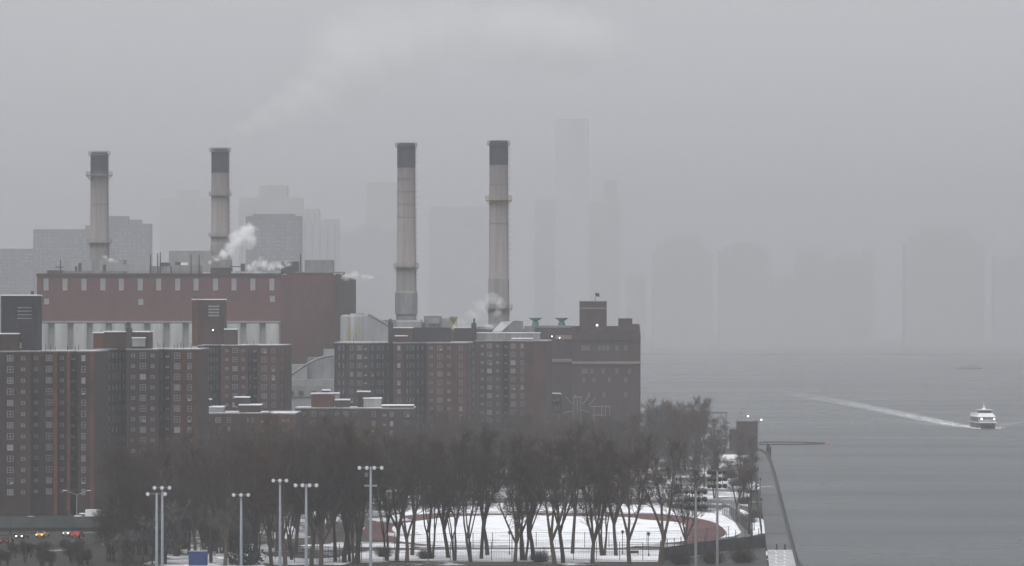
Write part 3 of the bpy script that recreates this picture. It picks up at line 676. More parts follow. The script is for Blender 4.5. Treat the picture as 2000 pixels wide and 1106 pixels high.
hb(1045, 1118, 636, 640, 1356, 50, 'metal_grey', 'parapet', od, c5); hb(1024, 1048, 637, 650, 1360, 30, 'metal_grey', 'roof_house', od, c5)
g = MB(); g.tube((PX(1163, 1352)-c5[0], 8, PZ(588, 1352)), (PX(1163, 1352)-c5[0], 8, PZ(571, 1352)), .12, .08, 6); fp = g.build('flagpole', [M['metal_grey']], od)
g = MB(); n = 8
for i in range(n+1):
    for z in (0, 1): g.v.append((PX(1163.4, 1352)-c5[0]+i*.17, 8+.12*math.sin(i*1.3), PZ(571.5, 1352)-(1-z)*1.3-i*.04))
g.v = g.v; g.f = [(2*i, 2*i+2, 2*i+3, 2*i+1) for i in range(n)]; g.m = [0 if i < 4 else 1 for i in range(n)]
g.build('flag', [M['blue'], M['brick_orange']], fp)
for x in (1046, 1097):
    g = MB(); X = PX(x, 1362)-c5[0]
    g.lathe([(1.2, 0), (1.2, 1.5), (.7, 1.8), (2.3, 2.9), (2.3, 3.1), (.4, 2.4)], 14, (X, 17, PZ(638, 1362))); g.build('roof_ventilator', [M['green']], od)
for i, x in enumerate((1092, 1098, 1104, 1110)): hb(x-1.5, x+1.5, 670, 697, 1351.8, .15, 'brick_dark_shaded', 'window_bay', od, c5)
ow = MB().box(-.55, .55, -.06, .05, -.9, .9).mesh('window', [M['glass_grey']])
for ry, xs in ((680, (1138, 1143, 1149, 1171, 1179, 1187, 1205, 1222)), (725, (1139, 1145, 1156, 1178, 1205, 1230)), (742, (1140, 1160, 1190, 1222)), (771, (1150, 1180, 1222))):
    for x in xs: o = link('window', ow, od); o.location = (PX(x, 1345)-c5[0], 0, PZ(ry, 1345))
g = MB(); g.lathe([(.01, -.4), (.4, 0), (.01, .4)], 8, (PX(1166, 1348)-c5[0], 3.2, PZ(635.5, 1348))); g.build('lamp', [M['lampglow']], od)
for x, y in ((1078, 657), (1093, 660)):
    g = MB(); g.lathe([(.01, -.25), (.25, 0), (.01, .25)], 8, (PX(x, 1351)-c5[0], 5.9, PZ(y, 1351))); g.build('lamp', [M['lampglow']], od)
# small block in front and the gantries
sb, csb = apartment('service_building', 'small flat roofed brick building in front of the old power station', [
    ((1034, 1292), (1075, 1292), 'brick_brown', [(1050, 'D'), (1061, 'T')]), ((1075, 1289), (1096, 1289), 'brick_brown', [(1083, 'T'), (1090, 'T')])], 14, PZ(771, 1290), 3, PZ(779, 1290), 4)
g = MB(); g.box(PX(1031, 1287)-csb[0], PX(1098, 1287)-csb[0], 1286-csb[1], 1288.5-csb[1], PZ(772, 1287), PZ(769, 1287)); g.build('roof_edge', [M['metal_grey']], sb)
rp_ = MB(); rp_.lathe([(.35, 0), (.3, PZ(746, 1330)), (.2, PZ(738, 1330)), (.01, PZ(738, 1330))], 8, (PX(1069, 1330), 1330, 0))
tag(rp_.build('orange_pipe', [M['red_strip']], None), 'thin orange red upright pipe behind the small flat roofed brick building', 'pipe')
gt = thing('substation_gantry', 'pale steel gantry and cranes among the treetops before the old power station', 'gantry', (PX(1155, 1310), 1310, 0)); cg = (PX(1155, 1310), 1310)
def st(p, q, r_, nm, m_='metal_grey'):
    g = MB(); g.tube((PX(p[0], 1310)-cg[0], 0, PZ(p[1], 1310)), (PX(q[0], 1310)-cg[0], 0, PZ(q[1], 1310)), r_, n=5); return g.build(nm, [M[m_]], gt)
for x in (1120, 1128, 1134, 1160, 1175, 1183, 1191): st((x, 880), (x, 792 if x > 1140 else 775), .11, 'post')
for p, q in (((1100, 806), (1120, 803)), ((1134, 800), (1152, 806)), ((1152, 794), (1192, 794)), ((1152, 811), (1192, 811)), ((1118, 776), (1136, 776))): st(p, q, .13, 'beam')
for p, q in (((1138, 790), (1151, 773)), ((1150, 792), (1163, 778)), ((1105, 775), (1118, 790))): st(p, q, .12, 'boom')
g = MB(); g.lathe([(1.1, 0), (1.2, PZ(800, 1310)), (.8, PZ(778, 1310)), (.4, PZ(772, 1310)), (.01, PZ(770, 1310))], 10, (PX(1124, 1310)-cg[0], 2, 0)); g.build('tank', [M['darkstone']], gt)

# ================================================================== skyline
SK = [
 ('grey slab tower far behind the left chimney, cut by the photo edge', -40, 65, 486, 3300, 0, 1, []),
 ('broad grey tower block in the mist left of the leftmost smokestack', 65, 177, 448, 3300, 0, 1, [(165, 177, 440)]),
 ('stepped grey tower block just right of the leftmost smokestack', 212, 294, 437, 3200, 0, 1, [(212, 250, 422), (250, 275, 429)]),
 ('very faint wide tower between the two left smokestacks', 312, 405, 388, 7400, 0, 0, [(345, 388, 372)]),
 ('nearer misty tower block with rows of pale windows behind the rooftop steam', 480, 588, 422, 3000, 0, 1, [(492, 575, 418)]),
 ('stepped pale tower group rising behind the nearer windowed block', 466, 622, 408, 4600, 0, 0, [(466, 590, 386), (505, 560, 362)]),
 ('bluish slab tower at the right end of the stepped group', 588, 662, 428, 4300, 1, 0, []),
 ('wide low bluish block left of the third smokestack', 664, 778, 452, 5200, 1, 0, [(700, 745, 440)]),
 ('faint square topped tower above the wide low bluish block', 715, 776, 356, 7200, 0, 0, []),
 ('wide faint flat tower between the two right smokestacks', 838, 955, 404, 7200, 1, 0, []),
 ('misty tower directly left of the tallest one', 1044, 1112, 390, 6300, 1, 0, []),
 ('tallest tower of the skyline, fading into the cloud', 1085, 1150, 232, 7800, 1, 0, []),
 ('misty tower directly right of the tallest one', 1152, 1212, 395, 6800, 0, 0, [(1180, 1206, 352)]),
 ('low faint tower right of the old power station tower', 1222, 1262, 540, 7400, 0, 0, []),
 ('faint wide stepped tower on the far bank, first over the open river', 1275, 1392, 492, 7300, 0, 0, [(1300, 1365, 460), (1285, 1378, 478)]),
 ('faint round shouldered tower on the far bank, second over the open river', 1405, 1502, 490, 6900, 0, 0, [(1418, 1490, 481), (1436, 1474, 474)]),
 ('low pale block between the round shouldered tower and the wide terrace', 1506, 1556, 540, 7600, 0, 0, []),
 ('long faint block with uneven roofline in mid far bank', 1556, 1706, 508, 7600, 0, 0, [(1560, 1610, 486), (1640, 1692, 497), (1688, 1703, 488)]),
 ('tallest faint tower at the right of the far bank', 1768, 1922, 475, 7500, 0, 0, [(1780, 1910, 460), (1800, 1890, 445)]),
 ('faint block at the right edge of the far bank', 1944, 2060, 500, 7400, 1, 0, []),
]
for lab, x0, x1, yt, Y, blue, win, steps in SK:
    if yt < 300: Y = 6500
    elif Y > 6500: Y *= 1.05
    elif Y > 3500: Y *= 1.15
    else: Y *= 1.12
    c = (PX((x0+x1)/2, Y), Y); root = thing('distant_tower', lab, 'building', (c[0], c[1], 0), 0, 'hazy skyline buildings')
    dep = min(60, (x1-x0)/F*Y*.5); mm = 'skyline_faded' if yt < 300 else 'skyline_near' if Y < 4200 else 'skyline_blue' if blue else 'skyline'
    wd = (x1-x0)/F*Y
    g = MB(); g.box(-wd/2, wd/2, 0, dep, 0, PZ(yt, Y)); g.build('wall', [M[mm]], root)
    for k, (a, b, yy) in enumerate(steps):
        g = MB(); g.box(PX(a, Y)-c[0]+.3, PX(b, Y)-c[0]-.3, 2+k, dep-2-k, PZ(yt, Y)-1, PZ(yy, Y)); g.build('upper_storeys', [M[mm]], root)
    # window bands, one per group of storeys
    g = MB(); zt = PZ(yt, Y)
    if win:
        z = zt-5; rr = random.Random(x0)
        while z > zt*.25:
            x = -wd/2+2
            while x < wd/2-3:
                if rr.random() < .6: g.box(x, x+rr.uniform(1.2, 3.2), -.25, -.01, z-1.1, z+.3)
                x += 4.2
            z -= 3.4
    else:
        k = int(wd/9)
        for i in range(k):
            x = -wd/2+(i+.5)*wd/k; g.box(x-1.1, x+1.1, -.3, -.01, zt*.2, zt-6)
    if Y < 5400: tag(g.build('window', [M['skyline_win']], root), kind='stuff')

# ================================================================== trees
def make_tree(seed, H=24, spread=5.5, trunkfrac=.3, stems=1, wood='bark', tw='twig', ntw=1.0, lean=0):
    rnd = random.Random(seed); W = MB(); T = MB()
    def curve(p, d, L, n, wob, up=0.0):
        pts = [p.copy()]; d = d.normalized()
        for i in range(n):
            d = (d+Vector((rnd.gauss(0, wob), rnd.gauss(0, wob), rnd.gauss(0, wob*.5)+up))).normalized()
            p = p+d*(L/n); pts.append(p.copy())
        return pts
    def at(pts, t):
        k = t*(len(pts)-1); i = min(int(k), len(pts)-2); return pts[i].lerp(pts[i+1], k-i), (pts[i+1]-pts[i]).normalized()
    def side(d, ang):
        a = d.orthogonal().normalized(); a.rotate(Matrix.Rotation(rnd.uniform(0, 6.283), 3, d)); return (d*math.cos(ang)+a*math.sin(ang)).normalized()
    def twig(p, d, L, w_):
        q = p+d*L+Vector((rnd.gauss(0, .1), rnd.gauss(0, .1), rnd.gauss(0, .08)))*L
        a = d.orthogonal().normalized()*w_; b = d.cross(a)
        T.add([p+a, p-a*.5+b*.87, p-a*.5-b*.87, q], [(0, 1, 3), (1, 2, 3), (2, 0, 3)])
    def sprig(p, d, L):
        pts = curve(p, d, L, 3, .16, .05)
        T.path(pts, [.035, .028, .02, .012], 3)
        for i in range(int(11*ntw)):
            q, dd = at(pts, rnd.uniform(.15, 1)); twig(q, side(dd, rnd.uniform(.4, 1.0)), rnd.uniform(.5, 1.3), .018)
            if i % 2: q2 = q+side(dd, .8)*.35; twig(q2, side(dd, rnd.uniform(.3, 1.2)), rnd.uniform(.4, .9), .016)
    def branch(p, d, L, r_, depth):
        pts = curve(p, d, L, 4, .12, .10)
        rs = [r_*(1-.8*i/4) for i in range(5)]; W.path(pts, rs, 4)
        k = int(max(3, L*1.5))
        for i in range(k):
            t = rnd.uniform(.2, 1); q, dd = at(pts, t)
            if depth > 0 and rnd.random() < .55: branch(q, side(dd, rnd.uniform(.4, .9)), L*rnd.uniform(.35, .55), r_*.45*(1-.5*t), depth-1)
            else: sprig(q, side(dd, rnd.uniform(.3, .9)), rnd.uniform(1.0, 2.2))
    for s_ in range(stems):
        a0 = rnd.uniform(0, 6.28); off = Vector((math.cos(a0), math.sin(a0), 0))*(0 if stems == 1 else rnd.uniform(.3, .8))
        r0 = rnd.uniform(.36, .48)*(1 if stems == 1 else .7); th = H*trunkfrac*rnd.uniform(.85, 1.15)
        d = (Vector((rnd.gauss(lean, .05), rnd.gauss(0, .05), 1))+off*.15).normalized()
        tr = curve(off, d, th, 5, .035); W.path([off-Vector((0, 0, .4))]+tr, [r0*1.5]+[r0*(1.05-.35*i/5) for i in range(6)], 8)
        nl = rnd.randint(3, 5) if stems == 1 else rnd.randint(2, 3); b0 = rnd.uniform(0, 6.28)
        for i in range(nl):
            az = b0+i*6.283/nl+rnd.uniform(-.3, .3); el = rnd.uniform(.16, .42)
            dl = Vector((math.cos(az)*math.sin(el), math.sin(az)*math.sin(el), math.cos(el)))
            q, _ = at(tr, rnd.uniform(.75, 1)) ; LL = (H-q.z)*rnd.uniform(.82, 1.02)
            lp_ = curve(q, dl, LL, 8, .06, .04); rs = [r0*.62*(1-.88*j/8) for j in range(9)]; W.path(lp_, rs, 6)
            nb = int(LL*1.05)
            for j in range(nb):
                t = rnd.uniform(.15, 1.0)**.8; q, dd = at(lp_, t); L = spread*rnd.uniform(.45, 1)*(1.05-.55*t)*.8
                branch(q, side(dd, rnd.uniform(.45, .95)), L, r0*.26*(1.1-.7*t), 1)
    return W.mesh('trunk', [M[wood]]), T.mesh('crown', [M[tw]])
TP = [make_tree(1, 24, 5.0), make_tree(2, 23, 5.5, .27, 1, 'bark_pale', 'twig_grey'), make_tree(3, 25, 4.6, .22, 3), make_tree(4, 22, 5.0, .32, 1, 'bark', 'twig_rust'),
      make_tree(5, 24, 5.0, .2, 2, 'bark', 'twig_grey'), make_tree(6, 21, 5.5, .25, 1, 'bark_pale', 'twig'), make_tree(7, 23, 4.8, .35, 1, 'bark', 'twig')]
print('tree polys', [len(t[1].polygons) for t in TP])
TC = [0]
def tree(X, Y, hs, kind, label, group, rz=None):
    hs *= random.uniform(.90, 1.05)
    tm, cm = TP[kind]
    r = thing('tree', label, 'tree', (X, Y, 0), random.uniform(0, 6.28) if rz is None else rz, group)
    k = hs/[24, 23, 25, 22, 24, 21, 23][kind]; r.scale = (k*random.uniform(.9, 1.1), k*random.uniform(.9, 1.1), k)
    link('trunk', tm, r); link('crown', cm, r); TC[0] += 1
    return r
near = [ # px, base row, height, kind, label
 (1022, 1096, 24, 2, 'bare tree of three upright stems standing right of the centre of the snowy oval'),
 (1042, 1094, 23, 0, 'slim bare tree leaning beside the three stemmed one before the snowy oval'),
 (925, 1098, 24, 4, 'bare twin stemmed tree at the left centre of the snowy oval'),
 (940, 1092, 22, 6, 'bare tree crowded between its neighbours left of the photo centre'),
 (952, 1085, 24, 0, 'thick dark bare trunk just left of the lamp post before the oval'),
 (1006, 1100, 19, 5, 'thin pale barked tree just right of the lamp post before the oval'),
 (1083, 1103, 23, 1, 'pale barked bare tree with side limbs, right of the three stemmed tree'),
 (1100, 1100, 22, 0, 'dark forked bare tree spreading into a V before the oval'),
 (1118, 1082, 24, 6, 'bare tree with the thickest straight trunk before the oval'),
 (1157, 1101, 21, 5, 'pale bare tree with one low crooked branch reaching left'),
 (1181, 1086, 24, 2, 'bare cluster tree of dark stems right of the crooked branch tree'),
 (1203, 1086, 23, 3, 'bare rusty twigged tree right of the dark cluster'),
 (1229, 1102, 22, 1, 'pale bare tree with a swollen trunk near the bench'),
 (1290, 1106, 24, 1, 'widely forked pale bare tree at the right end of the oval'),
 (890, 1096, 23, 4, 'bare twin tree in the left third of the oval'),
 (875, 1090, 24, 0, 'bare tree close left of the twin tree'),
 (845, 1092, 25, 2, 'wide many stemmed dark tree near the left end of the oval'),
 (805, 1085, 24, 6, 'dark straight trunk at the left end of the oval'),
 (795, 1100, 22, 1, 'leaning bare tree crossing the left end of the oval'),
 (775, 1098, 23, 0, 'bare tree in front of the red track bend'),
 (758, 1096, 24, 4, 'bare tree right behind the tall four lamp mast'),
 (700, 1100, 23, 1, 'brownish bare tree left of the tall four lamp mast'),
 (690, 1103, 25, 2, 'darkest many stemmed tree, left of the four lamp mast'),
 (672, 1100, 24, 0, 'thick dark tree second left of the four lamp mast'),
 (655, 1098, 24, 6, 'dark tree beside the darkest group'),
 (627, 1104, 20, 5, 'small forked pale tree right of the middle mast'),
 (608, 1104, 23, 0, 'bare tree just right of the middle mast'),
 (575, 1095, 22, 4, 'bare twin tree between two light masts'),
 (557, 1104, 24, 1, 'yellowish barked tree behind the slender mast'),
 (530, 1104, 22, 3, 'rusty bare tree left of the slender mast'),
 (500, 1100, 23, 0, 'bare tree above the evergreen bush'),
 (440, 1106, 22, 1, 'bare pale tree right of the blue container'),
 (412, 1100, 21, 6, 'dark bare tree behind the blue container'),
 (1340, 1088, 17, 5, 'small bare tree over the red track bend at the right'),
 (1440, 1020, 13, 3, 'rusty young tree on the snow strip right of the track'), (1452, 975, 12, 5, 'low spreading young tree by the snow strips near the promenade'), (1468, 935, 12, 6, 'thin young tree at the upper promenade edge'), (1445, 925, 13, 3, 'rusty young tree at the top of the snow strips'),
 (1462, 1045, 15, 6, 'small dark tree on the snow beside the promenade'),
]
for i, (px, py, hgt, k, lab) in enumerate(near):
    Y = GY(py); tree(PX(px, Y), Y, hgt, k, lab, 'bare park trees nearest the camera')
rnd = random.Random(99)
def fill(n, x0, x1, y0, y1, h0, h1, label, group, lm, kinds=(0, 1, 2, 3, 4, 5, 6), avoid=None):
    done = 0; tries = 0; pts = []
    while done < n and tries < n*40:
        tries += 1
        Y = rnd.uniform(y0, y1); px = rnd.uniform(x0, x1); X = PX(px, Y)
        if avoid and avoid(X, Y): continue
        if any((X-a)**2+(Y-b)**2 < 20 for a, b in pts): continue
        pts.append((X, Y)); done += 1
        h = rnd.uniform(h0, h1); k = rnd.choice(kinds); tree(X, Y, h, k, auto(px, Y, y0, y1, h, h0, h1, k, label, lm), group)
track_av = lambda X, Y: ((X-9)/42)**2+((Y-877)/90)**2 < 1.05
bld_av = lambda X, Y: (Y > 905 and PX(-50, Y) < X < PX(200, Y)) or (Y > 955 and X < PX(392, Y)) or (Y > 1045 and X < PX(590, Y)) or (Y > 1090 and X < PX(820, Y))
both = lambda X, Y: track_av(X, Y) or bld_av(X, Y)
KA = ['dark', 'pale-barked', 'three-stemmed', 'rusty', 'twin-stemmed', 'spreading', 'slender']
LM = {'m': [(70, 'at the left edge'), (150, 'below the footbridge'), (225, 'by the footbridge end'), (306, 'left of the mast pair'), (395, 'between mast pair and blue container'), (471, 'right of the blue container'), (547, 'left of the slender mast'), (598, 'between slender and middle masts'), (660, 'right of the middle mast'), (724, 'left of the tallest mast'), (3000, 'right of the tallest mast')],
      't': [(440, 'under the louvred tank house'), (560, 'under the snowy low roof slabs'), (655, 'under the orange roof house'), (775, 'below the wide third tower'), (830, 'below the third smokestack'), (950, 'between the two right smokestacks'), (1000, 'below the rightmost smokestack'), (1075, 'just left of the old power station'), (1132, 'below the pale gantry'), (1188, 'below the flag tower'), (1255, 'below the old power station roof house'), (1320, 'just right of the old power station'), (1370, 'above the left dark mast'), (3000, 'above the right dark mast')]}
def auto(px, Y, y0, y1, h, h0, h1, k, what, lm):
    d = ('front row', 'middle row', 'rear row')[min(2, int(3*(Y-y0)/(y1-y0)))]
    z = ('short', 'medium', 'tall')[min(2, int(3*(h-h0)/(h1-h0)))]
    return f"{z} {KA[k]} tree {next(t for x, t in LM[lm] if px < x)}, {d} {what}"
fill(20, 235, 420, 735, 900, 17, 21, 'in thicket', 'thicket trees at the left of the park', 'm', avoid=bld_av)
fill(27, 400, 740, 745, 880, 16, 24, 'in grove', 'grove trees behind the light masts', 'm', avoid=both)
fill(32, 380, 760, 880, 1060, 15, 22, 'before low blocks', 'trees before the low apartment blocks', 't', avoid=both)
fill(24, 760, 1250, 985, 1090, 16, 21, 'beyond the track', 'trees beyond the running track', 't', avoid=track_av)
fill(22, 760, 1080, 1090, 1230, 16, 20, 'at wide towers', 'trees at the foot of the wide towers', 't', avoid=lambda X, Y: Y > 1175 and X < PX(925, Y))
fill(26, 1080, 1330, 1090, 1290, 14, 19, 'in the haze', 'trees before the old power station', 't')
fill(20, 1265, 1405, 1180, 1360, 16, 21, 'at the river end', 'trees at the river end of the park', 't', kinds=(0, 1, 3, 4))
fill(9, 1255, 1420, 990, 1150, 12, 16, 'near the promenade', 'trees near the promenade', 't')
fill(9, 205, 300, 840, 905, 15, 19, 'on highway verge', 'trees along the highway verge', 'm')
YT = [make_tree(21, 9, 3.4, .12, 4, 'bark', 'twig_grey', 1.2), make_tree(22, 8, 3.6, .15, 3, 'bark', 'twig_snow', 1.2)]
TP += YT
for i in range(64):
    Y = rnd.uniform(724, 826); px = rnd.uniform(-10, 520); k = 7+i % 2; hgt = rnd.uniform(6, 11) if px > 205 else rnd.uniform(2, 3.6)
    if px < 205 and i % 2: continue
    if px < 205: Y = rnd.uniform(724, 770)
    X = PX(px, Y); r = thing('young_tree', f"{('short','taller')[hgt>8.5]} {('grey','snow dusted')[i%2]} thicket tree {next(t for x, t in LM['m'] if px < x)}, {('front','middle','back')[min(2,int((Y-728)/34))]} undergrowth", 'tree', (X, Y, 0), rnd.uniform(0, 6.28), 'young thicket trees')
    r.scale = (hgt/8.5,)*3; link('trunk', TP[k][0], r); link('crown', TP[k][1], r)
# small shrubs and young trees next to the promenade
def make_bush(seed, r_, h_, tw, n=260, leaf=False):
    rnd2 = random.Random(seed); T = MB()
    for i in range(n):
        a = rnd2.uniform(0, 6.28); el = rnd2.uniform(.1, 1.2); d = Vector((math.cos(a)*math.sin(el), math.sin(a)*math.sin(el), math.cos(el)))
        L = h_*rnd2.uniform(.6, 1); q = Vector((rnd2.gauss(0, r_*.25), rnd2.gauss(0, r_*.25), 0)); T.tube(q, q+Vector((d.x*r_*1.2, d.y*r_*1.2, d.z*L)), .03, .01, 3, caps=False)
        for j in range(5):
            t = rnd2.uniform(.3, 1); p = q+Vector((d.x*r_*1.2, d.y*r_*1.2, d.z*L))*t; s_ = .28 if leaf else .02
            e = Vector((rnd2.gauss(0, .4), rnd2.gauss(0, .4), rnd2.gauss(.1, .4)))
            T.add([p, p+e, p+e*.5+Vector((rnd2.gauss(0, s_), rnd2.gauss(0, s_), s_))], [(0, 1, 2)])
    return T.mesh('shrub', [M[tw]])
for i in range(16):
    pass
BU = [make_bush(1, 1.8, 2.6, 'twig_grey'), make_bush(2, 1.6, 2.2, 'twig')]
for i, (px, py, s_, k, lab) in enumerate(((1055, 1098, 1.1, 0, 'round grey bare bush in front of the snowy oval'), (1462, 1022, 1.2, 0, 'largest bare bush beside the promenade snow'),
        (1475, 1012, .9, 1, 'smaller bare bush on the promenade side of the snow'), (1452, 985, 1.0, 1, 'bare bush near the bend of the park fence'), (1440, 950, 1.2, 0, 'bare bush between the snow strips north of the track'),
        (1425, 935, 1.4, 1, 'bare bush farthest up the promenade edge'), (1465, 905, 1.6, 0, 'bush below the small brick building by the river'), (1448, 890, 1.6, 1, 'bush left of the snow at the promenade bend'),
        (1330, 1104, 1.3, 1, 'bare bush in the dark court, leftmost of three'), (1392, 1102, 1.4, 1, 'bare bush in the dark court between the dark masts'), (1450, 1100, 1.5, 1, 'bare bush in the dark court nearest the deck'),
        (750, 1088, 1.0, 0, 'bare bush by the foot of the four lamp mast'), (830, 1092, 1.0, 1, 'bare bush by the many stemmed dark tree'))):
    Y = GY(py); o = link('shrub', BU[k], None); o.location = (PX(px, Y), Y, 0); o.scale = (s_,)*3; tag(o, lab, 'shrub', 'bare shrubs')
eb = thing('evergreen_bush', 'dark evergreen bush dusted with snow at the bottom of the photo', 'bush', (PX(478, 735), 735, 0))
link('foliage', make_bush(9, 2.6, 4.2, 'evergreen', 420, True), eb)
link('snow_dusting', make_bush(10, 2.5, 4.3, 'snow', 26, True), eb)
print('trees', TC[0])

# ================================================================== floodlight masts
def mast(px, ptop, Y, label, n, lower, facing, wd, dark=False, rows=1):
    X = PX(px, Y); zt = PZ(ptop, Y)
    root = thing('floodlight_mast', label, 'floodlight mast', (X, Y, 0), 0, 'floodlight masts of the ball field')
    g = MB(); g.lathe([(.30, 0), (.28, 2), (.17, zt-.2), (.01, zt)], 10); g.build('pole', [M['metal_grey' if dark else 'pole']], root, True)
    for rI in range(rows):
        z = zt-.2-rI*1.25; dep = .7*rI*0
        g = MB(); g.box(-wd/2, wd/2, -.08, .08, z-.07, z+.07); g.build('crossarm', [M['metal_dark' if dark else 'metal_grey']], root)
        for i in range(n):
            x = -wd/2+wd*i/(n-1)
            lm = MB(); sgn = -1 if facing else 1
            yaw = (x/wd)*.5
            # bowl shaped reflector with visor, lens facing the field
            c = Vector((x, sgn*.35, z+.0)); d = Vector((math.sin(yaw)*sgn*-1, sgn*math.cos(yaw), -.12)).normalized()
            lm.tube(c-d*.30, c+d*.22, .26 if dark else .16, .46 if dark else .36, 10, 1); lm.tube(c+d*.225, c+d*.26, .27, .25, 10, 0)
            lm.box(x-.05, x+.05, min(0, sgn*.3), max(0, sgn*.3), z-.06, z+.06, 1)
            lo = lm.build('lamp_head', [M['lamp_face'] if not dark else M['metal_dark'], M['pole'] if not dark else M['metal_dark']], root)
    if dark:
        g = MB()
        for x in (-wd*.33, 0, wd*.33): g.box(x-.07, x+.07, .09, .2, zt-3.1, zt+.1)
        g.build('lamp_rack', [M['metal_dark']], root)
    if lower:
        g = MB(); g.box(-wd*.3, wd*.3, -.1, .1, zt-3.1, zt-2.85); g.build('lower_arm', [M['metal_pale']], root)
        g = MB(); g.box(-.9, -.4, -.25, .1, zt-1.6, zt-1.0); g.build('control_box', [M['metal_grey']], root)
    g = MB(); g.box(-.18, .18, -.42, -.27, 1.2, 2.2); g.build('service_box', [M['metal_grey']], root)
    return root
mast(306, 962, 560, 'leftmost floodlight mast of the pair at the left', 2, False, True, 2.4)
mast(317, 950, 590, 'right mast of the close pair at the left', 3, False, True, 2.2)
mast(471, 964, 610, 'three lamp mast right of the blue container', 3, False, True, 2.2)
mast(547, 936, 620, 'slender three lamp mast left of the middle one', 3, False, True, 2.0)
mast(598, 945, 570, 'middle mast with four lamps and a control box', 4, False, True, 3.0)
mast(724, 911, 590, 'tallest mast, with four lamps and a lower crossarm', 4, True, True, 3.3)
mast(1359, 958, 640, 'dark many lamped mast seen from behind, the left of the right pair', 4, False, False, 3.2, True, 3)
mast(1401, 920, 690, 'dark many lamped mast seen from behind, the right of the right pair', 4, False, False, 3.0, True, 3)

# ================================================================== park lamps, fences, railings
def lamp(X, Y, h_, label, group='park path lamps', lit=False, root0=[None]):
    root = thing('park_lamp', label, 'lamp post', (X, Y, 0), 0, group)
    g = MB(); g.lathe([(.16, 0), (.12, .5), (.07, .8), (.06, h_-.6)], 8); g.build('post', [M['metal_dark']], root)
    g = MB(); g.lathe([(.08, h_-.6), (.28, h_-.2), (.32, h_), (.12, h_+.25), (.01, h_+.3)], 8); g.build('lantern', [M['lampglow'] if lit else M['metal_dark']], root)
    return root
for px, py, lab in ((995, 1084, 'dark park lamp left of centre on the near edge of the snowy oval'), (1267, 1087, 'dark park lamp right of the bench trees'), (1216, 1083, 'dark park lamp beside the pale tree with a swollen trunk'),
                    (1473, 1037, 'park lamp at the lower left edge of the promenade'), (1478, 985, 'park lamp midway up the left edge of the promenade'), (1468, 955, 'park lamp near the snow strips by the promenade'),
                    (1476, 925, 'park lamp at the upper left edge of the promenade'), (1487, 1012, 'park lamp right of the largest bush by the promenade'), (1485, 968, 'park lamp on the promenade edge beside the snow strips'), (1481, 945, 'park lamp on the promenade edge above the low spreading tree'), (1478, 905, 'park lamp where the promenade starts to bend')):
    Y = GY(py); lamp(PX(px, Y), Y, 4.6, lab)
def fence(name, label, pts, h_, sp, rails=(1.0, .5, .04), m_='metal_dark', cat='fence', wire=True):
    root = thing(name, label, cat, (pts[0][0], pts[0][1], 0)); o = Vector((pts[0][0], pts[0][1], 0))
    g = MB(); W = MB()
    posts = 0
    for (a, b) in zip(pts[:-1], pts[1:]):
        A_, B_ = Vector((*a, 0))-o, Vector((*b, 0))-o; L = (B_-A_).length; k = max(1, int(L/sp))
        for r_ in rails: g.tube(A_+Vector((0, 0, h_*r_)), B_+Vector((0, 0, h_*r_)), .045, n=4)
        if wire:
            for i in range(1, 7): W.tube(A_+Vector((0, 0, h_*i/7)), B_+Vector((0, 0, h_*i/7)), .012, n=3)
            q = int(L/.5)
            for i in range(q): p = A_.lerp(B_, i/q); W.tube(p, p+Vector((0, 0, h_)), .012, n=3)
        for i in range(k+1 if (a, b) == (pts[-2], pts[-1]) else k):
            p = A_.lerp(B_, i/k); pm = MB(); pm.tube(p, p+Vector((0, 0, h_+.1)), .075, n=5); posts += 1
            if posts < 100: pm.build('post', [M[m_]], root)
    g.build('rail', [M[m_]], root)
    if wire: W.build('wire_mesh', [M[m_]], root)
    return root
fence('chain_fence', 'tall chain link fence along the near side of the running track', [(-24, 784), (0, 792), (20, 792), (36, 800), (46, 815)], 3.2, 4.2)
fence('chain_fence', 'nearest chain link fence, crossing the bottom of the photo before the trees', [(-42, 742), (-12, 748), (12, 750), (30, 748), (44, 756)], 3.6, 4.0)
fence('chain_fence', 'fence round the far end of the running track', [(-30, 968), (0, 976), (30, 974), (44, 960), (51, 930), (52.5, 880), (52, 830)], 3.0, 5.0)
fence('chain_fence', 'low fence on the left between the light masts', [(-62, 765), (-50, 755), (-36, 752), (-30, 740)], 2.6, 3.2)
fence('chain_fence', 'long fence between the promenade and the park snow', [(PX(1488, 820), 820), (PX(1481, 950), 950), (PX(1476, 1100), 1100), (PX(1472, 1250), 1250)], 2.8, 5.0, wire=False)
fence('river_railing', 'dark railing along the river edge of the promenade', [(x-.1, y) for x, y in coast[2:10]], 1.3, 6.5, rails=(1.0, .75, .5, .25), cat='railing', wire=False)
# kerb wall under the railing
g = MB(); cpt = coast[2:11]
for (a, b) in zip(cpt[:-1], cpt[1:]):
    d = Vector((b[0]-a[0], b[1]-a[1])).normalized(); nx, ny = -d.y*.5, d.x*.5
    g.add([(a[0], a[1], 0), (b[0], b[1], 0), (b[0]+nx, b[1]+ny, 0), (a[0]+nx, a[1]+ny, 0), (a[0], a[1], .5), (b[0], b[1], .5), (b[0]+nx, b[1]+ny, .5), (a[0]+nx, a[1]+ny, .5)],
          [(0, 3, 2, 1), (4, 5, 6, 7), (0, 1, 5, 4), (1, 2, 6, 5), (2, 3, 7, 6), (3, 0, 4, 7)])
tag(g.build('seawall', [M['darkstone']]), 'low dark stone kerb wall under the river railing', 'wall')
